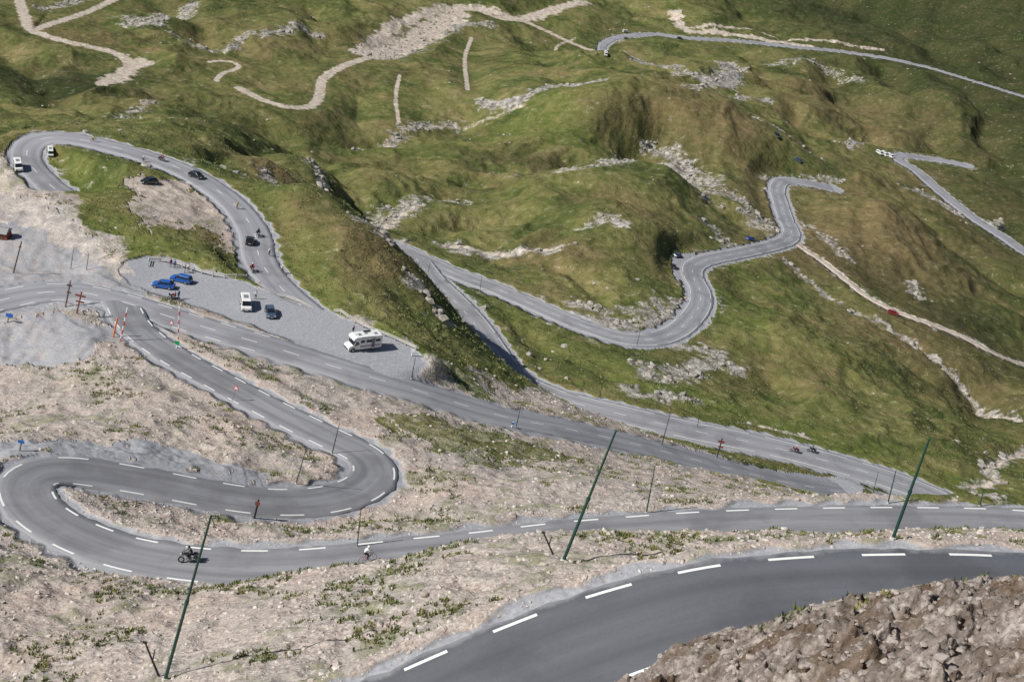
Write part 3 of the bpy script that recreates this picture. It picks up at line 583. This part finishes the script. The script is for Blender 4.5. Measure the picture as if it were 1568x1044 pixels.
def car_mesh(col,est=False):
    b=B()
    b.loft([ringy(*r) for r in [(-2.15,.36,.74,.72),(-2.05,.27,.92,.83),(-1.4,.22,.96,.89),(0,.2,.95,.9),(.95,.21,.93,.9),(1.6,.23,.85,.88),(2.02,.28,.72,.8),(2.14,.36,.58,.66)]],col)
    xb=-2.0 if est else -1.85; xr=-1.75 if est else -1.25
    def fr(xa,xb_,ya,xc,xd,yb,z0,z1,k):
        b.loft([[(xa,-ya,z0),(xb_,-ya,z0),(xb_,ya,z0),(xa,ya,z0)],[(xc,-yb,z1),(xd,-yb,z1),(xd,yb,z1),(xc,yb,z1)]],k)
    fr(xb,1.08,.79,xr,.3,.62,.93,1.42,'glass'); 
    b.loft([[(xr-.06,-.63,1.415),(.33,-.63,1.415),(.33,.63,1.415),(xr-.06,.63,1.415)],[(xr+.02,-.58,1.47),(.2,-.58,1.47),(.2,.58,1.47),(xr+.02,.58,1.47)]],col)
    for sy in(-1,1):
        for (x0,y0,x1,y1) in((1.08,.79,.3,.62),(xb,.79,xr,.62),(-.25,.8,-.3,.63),(-1.15,.8,-1.05,.63)):
            b.cyl((x0,sy*y0,.93),(x1,sy*y1,1.43),.04,.04,col,6)
        for x in(1.35,-1.32): b.wheel(x,sy*.91,.33,.22); b.cyl((x,sy*.86,.34),(x,sy*.905,.34),.4,.38,'trim',16)
        b.box((1.98,sy*.58,.66),(.22,.3,.13),'lamp'); b.box((-2.07,sy*.62,.8),(.12,.26,.14),'tail')
        b.box((.85,sy*.97,1.0),(.14,.2,.12),col)
        b.box((-.2,sy*.905,.78),(1.2,.012,.02),'trim')
    b.box((2.12,0,.45),(.08,.9,.14),'trim'); b.box((2.17,0,.42),(.02,.5,.1),'plate'); b.box((-2.15,0,.62),(.03,.5,.11),'plate')
    return b.mesh('car')
def van_mesh(col='white'):
    b=B()
    b.prism([(-2.4,.35),(-2.45,1.0),(-2.38,1.85),(-2.2,1.97),(1.1,1.97),(1.35,1.9),(2.0,1.15),(2.35,.95),(2.45,.6),(2.4,.35)],.95,col,.88)
    b.loft([[(1.42,-.76,1.84),(1.42,.76,1.84),(2.0,.84,1.2),(2.0,-.84,1.2)],[(1.45,-.76,1.87),(1.45,.76,1.87),(2.04,.84,1.22),(2.04,-.84,1.22)]],'glass')
    for sy in(-1,1):
        for x,w in((-1.75,.8),(-.7,1.0),(.55,1.0)): b.loft([[(x-w/2,sy*.915,1.15),(x+w/2,sy*.915,1.15),(x+w/2*.95,sy*.875,1.72),(x-w/2*.95,sy*.875,1.72)],[(x-w/2,sy*.94,1.15),(x+w/2,sy*.94,1.15),(x+w/2*.95,sy*.895,1.72),(x-w/2*.95,sy*.895,1.72)]],'glass')
        for x in(1.55,-1.5): b.wheel(x,sy*.97,.34,.24); b.cyl((x,sy*.9,.36),(x,sy*.962,.36),.41,.4,'trim',16)
        b.box((2.36,sy*.68,.85),(.15,.3,.18),'lamp'); b.box((-2.44,sy*.78,1.05),(.06,.16,.4),'tail'); b.box((1.55,sy*1.05,1.3),(.12,.2,.24),'trim')
        b.box((-.2,sy*.955,.62),(3.8,.012,.05),'trim')
    b.box((-2.44,0,1.5),(.04,1.3,.5),'glass'); b.box((2.42,0,.5),(.08,1.5,.2),'trim'); b.box((-.4,0,2.0),(1.4,.9,.09),'grey2',.9,.9); b.box((2.47,0,.48),(.02,.5,.11),'plate')
    return b.mesh('van')
def motorhome_mesh():
    b=B()
    b.prism([(-3.3,.5),(-3.35,1.2),(-3.3,2.8),(-3.15,2.95),(1.9,2.95),(2.45,2.75),(2.55,2.35),(1.35,1.95),(1.3,.5)],1.13,'white',.97,inset=.02)
    b.prism([(1.2,.4),(1.2,2.05),(1.75,2.05),(2.35,1.3),(3.1,1.05),(3.3,.8),(3.3,.4)],.98,'white',.86)
    b.loft([[(1.82,-.8,1.98),(1.82,.8,1.98),(2.38,.86,1.3),(2.38,-.86,1.3)],[(1.86,-.8,2.0),(1.86,.8,2.0),(2.42,.86,1.33),(2.42,-.86,1.33)]],'glass')
    for sy in(-1,1):
        b.box((1.65,sy*.9,1.6),(.6,.12,.5),'glass',.7,.9)
        for x,w in((-2.4,.9),(-.6,1.1),(.7,.7)): b.box((x,sy*1.125,2.05),(w,.05,.5),'glass')
        b.box((-1.5,sy*1.14,1.6),(.62,.03,1.8),'grey2' if sy>0 else 'white'); b.box((-.9,sy*1.145,1.15),(4.2,.02,.12),'greyblue'); b.box((-.9,sy*1.145,.95),(4.2,.02,.05),'signred')
        for x in(2.35,-1.7): b.wheel(x,sy*1.05,.36,.25); b.cyl((x,sy*.95,.38),(x,sy*1.035,.38),.44,.42,'trim',16)
        b.box((3.2,sy*.7,.85),(.15,.32,.2),'lamp'); b.box((-3.34,sy*.95,.95),(.05,.2,.35),'tail'); b.box((2.15,sy*1.12,1.5),(.12,.22,.35),'trim')
    b.box((-3.35,0,2.1),(.04,1.2,.5),'glass'); b.box((-3.4,0,1.0),(.2,1.9,.15),'grey2'); b.box((3.32,0,.55),(.06,1.6,.25),'trim')
    for x,y in((-2.2,.2),(-.4,-.2),(1.0,.1)): b.box((x,y,3.0),(.6,.6,.12),'grey2',.9,.9)
    b.box((-.9,-.75,2.99),(1.4,.6,.06),'glass'); b.box((1.8,0,2.99),(.4,.4,.1),'white',.8,.8); b.box((-.4,1.1,2.88),(3.0,.12,.12),'grey2')
    return b.mesh('motorhome')
def motorcycle_mesh(col='red'):
    b=B()
    for x in(-.72,.75): b.torus((x,0,.32),.27,.06,'tyre'); b.torus((x,0,.32),.2,.02,'rim',14,5); b.cyl((x,-.06,.32),(x,.06,.32),.06,.06,'rim'); [b.cyl((x,0,.32),(x+.2*math.cos(t),0,.32+.2*math.sin(t)),.012,.012,'rim',5) for t in (0,1.05,2.1,3.14,4.19,5.24)]
    for sy in(-1,1):
        b.cyl((.75,sy*.09,.32),(.48,sy*.09,.95),.03,.03,'steel',8); b.cyl((-.72,sy*.1,.32),(-.15,sy*.12,.42),.03,.035,'trim',8)
        b.cyl((.45,sy*.05,1.0),(.38,sy*.36,1.04),.018,.018,'trim',8); b.box((-.6,sy*.27,.72),(.42,.2,.32),'trim',.9,.8); b.cyl((.42,sy*.22,1.03),(.45,sy*.3,1.16),.01,.01,'trim',5); b.ball((.45,sy*.31,1.18),.05,'trim')
    b.loft([[(-.12,y*.1,.8+z*.06) for y,z in((-1,-1),(1,-1),(1,1),(-1,1))],[(.1,y*.17,.88+z*.12) for y,z in((-1,-1),(1,-1),(1,1),(-1,1))],[(.4,y*.14,.92+z*.09) for y,z in((-1,-1),(1,-1),(1,1),(-1,1))],[(.5,y*.06,.9+z*.04) for y,z in((-1,-1),(1,-1),(1,1),(-1,1))]],col)
    b.box((-.42,0,.84),(.72,.26,.1),'trim',.95,.85); b.box((-.85,0,.86),(.25,.14,.1),col); b.box((.05,0,.45),(.5,.3,.34),'grey2',.85,.9); b.cyl((.2,.14,.4),(-.8,.2,.38),.04,.06,'rim',8)
    b.box((.62,0,.98),(.2,.26,.24),col,.6,.8); b.ball((.72,0,.93),.08,'lamp'); b.loft([[(.6,-.14,1.08),(.6,.14,1.08),(.62,.14,1.08),(.62,-.14,1.08)],[(.45,-.11,1.32),(.45,.11,1.32),(.46,.11,1.32),(.46,-.11,1.32)]],'glass'); b.box((.75,0,.64),(.3,.12,.03),col)
    return b.mesh('motorcycle')
def bicycle_mesh():
    b=B()
    for x in(-.5,.5): b.torus((x,0,.34),.33,.018,'tyre',22,5); [b.cyl((x,0,.34),(x+.32*math.cos(t),0,.34+.32*math.sin(t)),.004,.004,'rim',4) for t in [k*.785 for k in range(8)]]
    for p,q in(((-.5,0,.34),(-.08,0,.3)),((-.08,0,.3),(-.2,0,.9)),((-.5,0,.34),(-.17,0,.78)),((-.08,0,.3),(.36,0,.72)),((-.17,0,.8),(.33,0,.85)),((.5,0,.34),(.33,0,.92))): b.cyl(p,q,.02,.02,'jred',7)
    b.cyl((.36,-.21,.95),(.36,.21,.95),.015,.015,'trim',7); [b.cyl((.36,s*.21,.95),(.47,s*.21,.93),.015,.015,'trim',6) for s in(-1,1)]; b.box((-.22,0,.93),(.26,.13,.05),'trim',.8,.5); b.torus((-.08,-.03,.3),.09,.01,'rim',12,4); b.cyl((-.08,.0,.3),(-.08,.1,.15),.012,.012,'trim',5)
    return b.mesh('bicycle')
POSE={
'stand':dict(pel=(0,0,.95),sp=(0,0,1.15),ch=(0,0,1.36),nk=(.01,0,1.5),hd=(.03,0,1.64),sh=(0,.18,1.42),el=(.01,.24,1.14),wr=(.1,.25,.9),hip=(0,.09,.9),kn=(.03,.11,.5),an=(-.02,.12,.09),to=(.15,.13,.04)),
'moto':dict(pel=(-.32,0,.98),sp=(-.26,0,1.16),ch=(-.13,0,1.36),nk=(-.07,0,1.5),hd=(-.02,0,1.63),sh=(-.11,.18,1.42),el=(.1,.29,1.2),wr=(.32,.31,1.07),hip=(-.28,.12,.93),kn=(.14,.22,.82),an=(-.1,.22,.4),to=(.1,.23,.34)),
'bike':dict(pel=(-.22,0,1.0),sp=(-.12,0,1.15),ch=(.05,0,1.27),nk=(.15,0,1.36),hd=(.25,0,1.45),sh=(.08,.18,1.3),el=(.24,.22,1.12),wr=(.42,.21,.98),hip=(-.2,.09,.96),kn=(.12,.1,.72),an=(-.06,.11,.3),to=(.1,.11,.24)),
}
def person_mesh(pose,top,legs,helmet):
    q=POSE[pose]; vs=[];ed=[];rad=[]
    def a(p,r,par=None):
        vs.append(p); rad.append(r)
        if par is not None: ed.append((par,len(vs)-1))
        return len(vs)-1
    pe=a(q['pel'],.135); sp=a(q['sp'],.125,pe); ch=a(q['ch'],.15,sp); nk=a(q['nk'],.055,ch); hd=a(tuple(Vector(q['hd'])*.6+Vector(q['nk'])*.4),.07,nk)
    for s in(1,-1):
        mir=lambda p:(p[0],p[1]*s,p[2])
        sh=a(mir(q['sh']),.065,ch); el=a(mir(q['el']),.045,sh); wr=a(mir(q['wr']),.03,el)
        d=(Vector(q['wr'])-Vector(q['el'])).normalized(); palm=Vector(q['wr'])+d*.08; pa=a(mir(tuple(palm)),.036,wr)
        for i,(o,L) in enumerate(((-.03,.07),(-.01,.085),(.01,.08),(.03,.06))):
            k1=palm+d*.04+Vector((0,o,-.005)); k2=palm+d*L+Vector((0,o,-.035)); i1=a(mir(tuple(k1)),.01,pa); a(mir(tuple(k2)),.008,i1)
        th=palm+Vector((.01,-.045,.0)); a(mir(tuple(th+d*.03)),.011,pa)
        hp=a(mir(q['hip']),.095,pe); kn=a(mir(q['kn']),.065,hp); an=a(mir(q['an']),.042,kn); to=a(mir(q['to']),.038,an)
    me=bpy.data.meshes.new('p'); me.from_pydata(vs,ed,[]); o=bpy.data.objects.new('p',me); scene.collection.objects.link(o)
    md=o.modifiers.new('s','SKIN'); sv=me.skin_vertices[0].data
    for i,r in enumerate(rad): sv[i].radius=(r,r)
    sv[0].use_root=True
    o.modifiers.new('d','SUBSURF').levels=1; 
    bpy.context.view_layer.update(); dg=bpy.context.evaluated_depsgraph_get(); ev=o.evaluated_get(dg); em=ev.to_mesh()
    V=[tuple(v.co) for v in em.vertices]; Fs=[tuple(p.vertices) for p in em.polygons]; ev.to_mesh_clear(); bpy.data.objects.remove(o)
    b=B(); segs=[]
    for s in(1,-1):
        mir=lambda n:Vector((q[n][0],q[n][1]*s,q[n][2]))
        segs+=[(mir('hip'),mir('kn'),legs),(mir('kn'),mir('an'),legs),(mir('an'),mir('to'),'trim'),(mir('sh'),mir('el'),top),(mir('el'),mir('wr'),top),(mir('wr'),mir('wr')+(mir('wr')-mir('el'))*.7,'skin' if pose=='stand' else 'trim')]
    segs+=[(Vector(q['pel'])-Vector((0,0,.05)),Vector(q['pel']),legs),(Vector(q['sp']),Vector(q['nk'])-Vector((0,0,.06)),top),(Vector(q['nk']),Vector(q['hd']),'skin')]
    for f in Fs:
        c=sum((Vector(V[i]) for i in f),Vector())/len(f); bd=1e9
        for p0,p1,k in segs:
            t=max(0,min(1,(c-p0).dot(p1-p0)/((p1-p0).length_squared+1e-9))); d=(c-p0-(p1-p0)*t).length
            if d<bd: bd=d; bk=k
        b.m.append(b.mi(bk)); b.f.append(f)
    b.v=list(V); h=Vector(q['hd'])
    b.ball(h,.1,'skin',.95,.8,1.2,12,9); b.ball(h+Vector((.1,0,-.01)),.018,'skin'); b.box(h+Vector((.088,0,-.055)),(.012,.045,.01),'jred')
    for s in(1,-1): b.ball(h+Vector((.088,s*.032,.02)),.012,'hair'); b.ball(h+Vector((0,s*.083,0)),.02,'skin',.8,.5,1.2)
    if helmet: b.ball(h+Vector((-.01,0,.03)),.125,helmet,1.05,.95,1.05,12,9); 
    else: b.ball(h+Vector((-.02,0,.035)),.1,'hair',1,.9,1.1,12,9)
    if helmet and pose=='moto': b.box(h+Vector((.1,0,.03)),(.05,.14,.06),'glass')
    if pose=='stand' and top=='jred': b.box((-.16,0,1.25),(.16,.28,.4),'jblack',.8,.8)
    return b.mesh('person')
def gpos(u,v,rmin=60):
    w=hit(u,v,rmin); bestd=None
    for k,(hw,_) in info.items():
        d=np.hypot(RL[k][:,0]-w[0],RL[k][:,1]-w[1]); i=int(d.argmin())
        if d[i]<hw and (bestd is None or d[i]<bestd): bestd=d[i]; w=at_z(u,v,RL[k][i,2]+.01)
    return w
def put(name,me,u,v,du=1,dv=0,rmin=60,sc=1.0):
    w=gpos(u,v,rmin); w2=at_z(u+du,v+dv,w[2]); a=math.atan2(w2[1]-w[1],w2[0]-w[0])
    o=bpy.data.objects.new(name,me); scene.collection.objects.link(o)
    d=Vector((math.cos(a),math.sin(a),0)); s=Vector((-d.y,d.x,0))
    def gz(x,y):
        for k,(hw,_) in info.items():
            dd=np.hypot(RL[k][:,0]-x,RL[k][:,1]-y); i=int(dd.argmin())
            if dd[i]<hw+.5: return RL[k][i,2]+.01
        return ground(x,y)
    L=1.3; slope=(gz(w[0]+d.x*L,w[1]+d.y*L)-gz(w[0]-d.x*L,w[1]-d.y*L))/(2*L); sl2=(gz(w[0]+s.x*.8,w[1]+s.y*.8)-gz(w[0]-s.x*.8,w[1]-s.y*.8))/1.6
    slope=max(-.25,min(.25,slope)); sl2=max(-.2,min(.2,sl2))
    if name=='pedestrian': slope=sl2=0
    xa=(d+Vector((0,0,slope))).normalized(); ya=(s+Vector((0,0,sl2))); za=xa.cross(ya).normalized(); ya=za.cross(xa)
    R=Matrix((xa,ya,za)).transposed().to_4x4(); o.matrix_world=Matrix.Translation(Vector(w))@R@Matrix.Scale(sc,4); return o
cars={k:car_mesh(k) for k in('blue','black','greyblue','red','silver','white')}
vanm=van_mesh(); mh=motorhome_mesh()
put('parked_car',cars['blue'],250,440,-38,-8); put('parked_car',car_mesh('blue',True),277,431,-38,-12)
put('camper_van',vanm,376,470,4,30); put('parked_car',cars['greyblue'],414,482,7,28); put('motorhome',mh,554,533,-52,6)
put('parked_car',cars['black'],228,281,-24,4); put('car',cars['black'],301,272,24,12); put('car',cars['black'],382,372,3,-28)
put('parked_car',cars['black'],1030,410,-2,-14); put('parked_car',cars['greyblue'],1037,393,12,-4); put('car',cars['blue'],1149,368,12,-1,300)
put('parked_car',cars['greyblue'],1221,246,-10,-4,300); put('parked_car',cars['black'],1189,208,8,5,300); put('car',cars['red'],1367,481,14,4,300)
for u,v in((1346,236),(1354,238),(1363,241)): put('camper_van',vanm,u,v,8,6,300)
put('car',cars['black'],1533,351,10,7,300); put('camper_van',vanm,958,50,10,1,300); put('camper_van',vanm,927,84,3,8,300); put('car',cars['black'],1041,60,10,2,300); put('car',cars['silver'],958,60,10,0,300)
put('camper_van',vanm,28,258,6,24); put('camper_van',vanm,77,236,2,14,sc=.75)
mc=motorcycle_mesh('red'); mc2=motorcycle_mesh('black'); bk=bicycle_mesh()
rm=person_mesh('moto','jblack','jblack','jblack'); rm2=person_mesh('moto','jred','jblack','white'); rb=person_mesh('bike','jwhite','jblack','white'); rb2=person_mesh('bike','jyel','jblack','jred')
for i,(u,v,du,dv) in enumerate([(290,860,-32,-2),(1216,692,-26,-6),(1242,692,-26,-6),(248,247,20,9),(395,362,3,20),(386,416,5,20)]):
    put('motorcycle',(mc2,mc)[i%2],u,v,du,dv,sc=1.1); put('motorcyclist',(rm,rm2)[i%2],u,v,du,dv,sc=1.1)
put('motorcycle',mc2,262,458,-18,6)
for i,(u,v,du,dv) in enumerate([(564,860,20,-2),(143,218,20,4),(220,248,20,7),(363,320,12,16),(412,392,-2,20),(1048,462,-3,-16),(432,418,10,18)]):
    put('bicycle',bk,u,v,du,dv,sc=1.1); put('cyclist',(rb,rb2)[i%2],u,v,du,dv,sc=1.1)
pm=[person_mesh('stand',t,l,None) for t,l in(('jred','jeans'),('jblue','jblack'),('jwhite','jeans'),('jblack','grey2'))]
for i,(u,v) in enumerate([(261,409),(267,411),(288,416),(283,418),(267,460),(273,458),(391,458),(540,512)]): put('pedestrian',pm[i%4],u,v,random.uniform(-10,10),random.uniform(-8,8),sc=1.05)
def pole(name,ub,vb,ut,vt,build,rmin=60):
    w=hit(ub,vb,rmin); d=ray(ut,vt); t=d*(w[1]/d[1]); b=B(); base=Vector(w)-Vector((0,0,.3)); top=Vector(t)
    build(b,Vector((0,0,0)),top-base)
    o=bpy.data.objects.new(name,b.mesh(name)); scene.collection.objects.link(o); o.location=base; return o
def snow(r):
    def f(b,p,q):
        b.cyl(p,p+(q-p)*.5,r,r*.85,'green',8); b.cyl(p+(q-p)*.5,q,r*.8,r*.55,'green',8); b.cyl(p+(q-p)*.49,p+(q-p)*.51,r*1.15,r*1.15,'green',8); b.ball(q,r*.7,'green'); b.cyl(p,p+(q-p).normalized()*.5,r*2.2,r*1.6,'concrete',8)
    return f
for a in [(252,1040,323,790,.13),(862,858,943,660,.14),(1367,825,1423,672,.13),(990,785,1003,713,.09),(547,838,553,777,.07),(453,740,470,683,.08),(508,695,520,648,.08),(918,610,925,575,.09),(1013,683,1027,630,.09),(1337,755,1345,722,.08),(1360,770,1372,720,.09),(630,580,636,548,.08),(790,655,798,620,.08),(975,530,980,508,.08),(735,445,738,422,.08),(655,418,660,398,.08),(108,412,113,380,.07),(132,414,136,388,.07),(690,575,696,545,.07),(1500,775,1507,748,.08),(1068,655,1072,628,.08)]:
    pole('snow_pole',*a[:4],snow(a[4]))
def stripes(k1,k2,nn,r):
    def f(b,p,q):
        for i in range(nn): b.cyl(p+(q-p)*i/nn,p+(q-p)*(i+1)/nn,r,r,k1 if i%2 else k2,8)
        b.ball(q,r,k1)
    return f
pole('striped_snow_marker',184,522,195,472,stripes('white','signred',8,.12)); pole('striped_snow_marker',273,520,275,470,stripes('white','signred',8,.1)); pole('marker_post',173,516,180,487,stripes('orange','orange',2,.14))
def boards(post,bd,bw,bh,two=True):
    def f(b,p,q):
        b.cyl(p,q,.13,.12,post,8); c=p+(q-p)*.85; b.box(c+Vector((0,-.16,0)),(bw,.06,bh),bd)
        if two: b.box(p+(q-p)*.6+Vector((.15,-.16,0)),(bw*.8,.06,bh*.8),bd)
    return f
pole('wooden_sign',100,470,108,430,boards('wood','wood',1.0,.35)); pole('wooden_sign',117,480,125,447,boards('woodred','woodred',1.8,.35)); pole('wooden_post',20,418,33,370,boards('wood','wood',.5,.25,False))
pole('wooden_sign',389,793,396,765,boards('darkwood','woodred',.6,.5,False)); pole('wooden_sign',1098,700,1106,671,boards('darkwood','woodred',1.3,.45)); 
def tri(b,p,q):
    b.cyl(p,q,.05,.05,'steel',8)
    for sc,k,y in((.62,'signred',0),(.42,'white',-.03)):
        c=q+Vector((0,-.1+y,-.1)); v=[c+Vector((math.sin(t)*sc,0,math.cos(t)*sc)) for t in(0,2.094,4.189)]; b.add(v+[x+Vector((0,.02,0)) for x in v],[(0,1,2),(5,4,3),(0,3,4,1),(1,4,5,2),(2,5,3,0)],k)
pole('warning_sign',260,512,263,493,tri); pole('warning_sign',354,615,362,593,tri)
pole('kilometre_marker',270,534,272,522,boards('white','greensign',.8,.7,False)); pole('road_sign',10,494,16,480,boards('steel','signblue',1.2,.7,False)); pole('road_sign',29,690,34,672,boards('steel','signblue',.8,.4,False)); pole('roadside_bollard',630,545,633,534,boards('white','white',.7,.5,False)); pole('marker_post',783,655,786,646,boards('white','signblue',.5,.4,False))
def prop(b,p,q):
    b.cyl(p,q,.09,.06,'darkwood',8); b.cyl(p+(q-p)*.5,p+(q-p)*.78+Vector((.45,0,.25)),.06,.04,'darkwood',7); b.box(q,(.3,.12,.14),'darkwood')
pole('timber_prop',850,848,832,815,prop); pole('timber_prop',246,1035,222,983,prop)
b=B(); pts=[gpos(u,v,200) for u,v in((226,408),(228,400),(262,404),(340,426),(440,457),(540,493),(600,519),(636,536))]
pl=catmull(pts,2.2); o0=Vector(pl[0])
for i,p in enumerate(pl):
    z=ground(p[0],p[1]); q=Vector((p[0],p[1],z))-o0; b.box(q+Vector((0,0,.4)),(.22,.22,1.1),'concrete',.85,.85)
    if i:
        for h in(.45,.8): b.cyl(lastq+Vector((0,0,h)),q+Vector((0,0,h)),.09,.09,'concrete',6)
    lastq=q
o=bpy.data.objects.new('guard_fence',b.mesh('guard_fence')); scene.collection.objects.link(o); o.location=o0
b=B(); b.box((0,0,1.0),(3.2,2.4,2.2),'woodred'); b.loft([[(-1.9,-1.6,2.05),(1.9,-1.6,2.05),(1.9,1.6,2.05),(-1.9,1.6,2.05)],[(-1.9,-.05,3.0),(1.9,-.05,3.0),(1.9,.05,3.0),(-1.9,.05,3.0)]],'grey2'); b.box((.3,-1.21,.95),(.8,.05,1.7),'wood'); b.box((-.9,-1.21,1.3),(.6,.05,.6),'glass')
put('wooden_hut',b.mesh('wooden_hut'),6,364,20,6,sc=.8)
print("objects",time.time()-T0)
# ------------------------------------------------------------------ world & sun
w=bpy.data.worlds.new("World"); scene.world=w; w.use_nodes=True; wt=w.node_tree
sky=wt.nodes.new('ShaderNodeTexSky'); sky.sky_type='NISHITA'; sky.sun_disc=False
az=math.radians(-64); el=math.radians(40); sky.sun_elevation=el
sd=Vector((math.sin(az)*math.cos(el),-math.cos(az)*math.cos(el),math.sin(el)))
sky.sun_rotation=math.atan2(sd.x,sd.y); sky.air_density=1.0; sky.dust_density=.5
wt.links.new(sky.outputs[0],wt.nodes['Background'].inputs[0]); wt.nodes['Background'].inputs[1].default_value=.055
sl=bpy.data.lights.new("sun",'SUN'); sl.energy=5.0; sl.angle=math.radians(.5); sl.color=(1,.965,.9)
so=bpy.data.objects.new("sun",sl); scene.collection.objects.link(so); so.rotation_euler=sd.to_track_quat('Z','Y').to_euler()
scene.view_settings.view_transform='Standard'; scene.view_settings.look='None'; scene.view_settings.exposure=0
print("done",time.time()-T0)
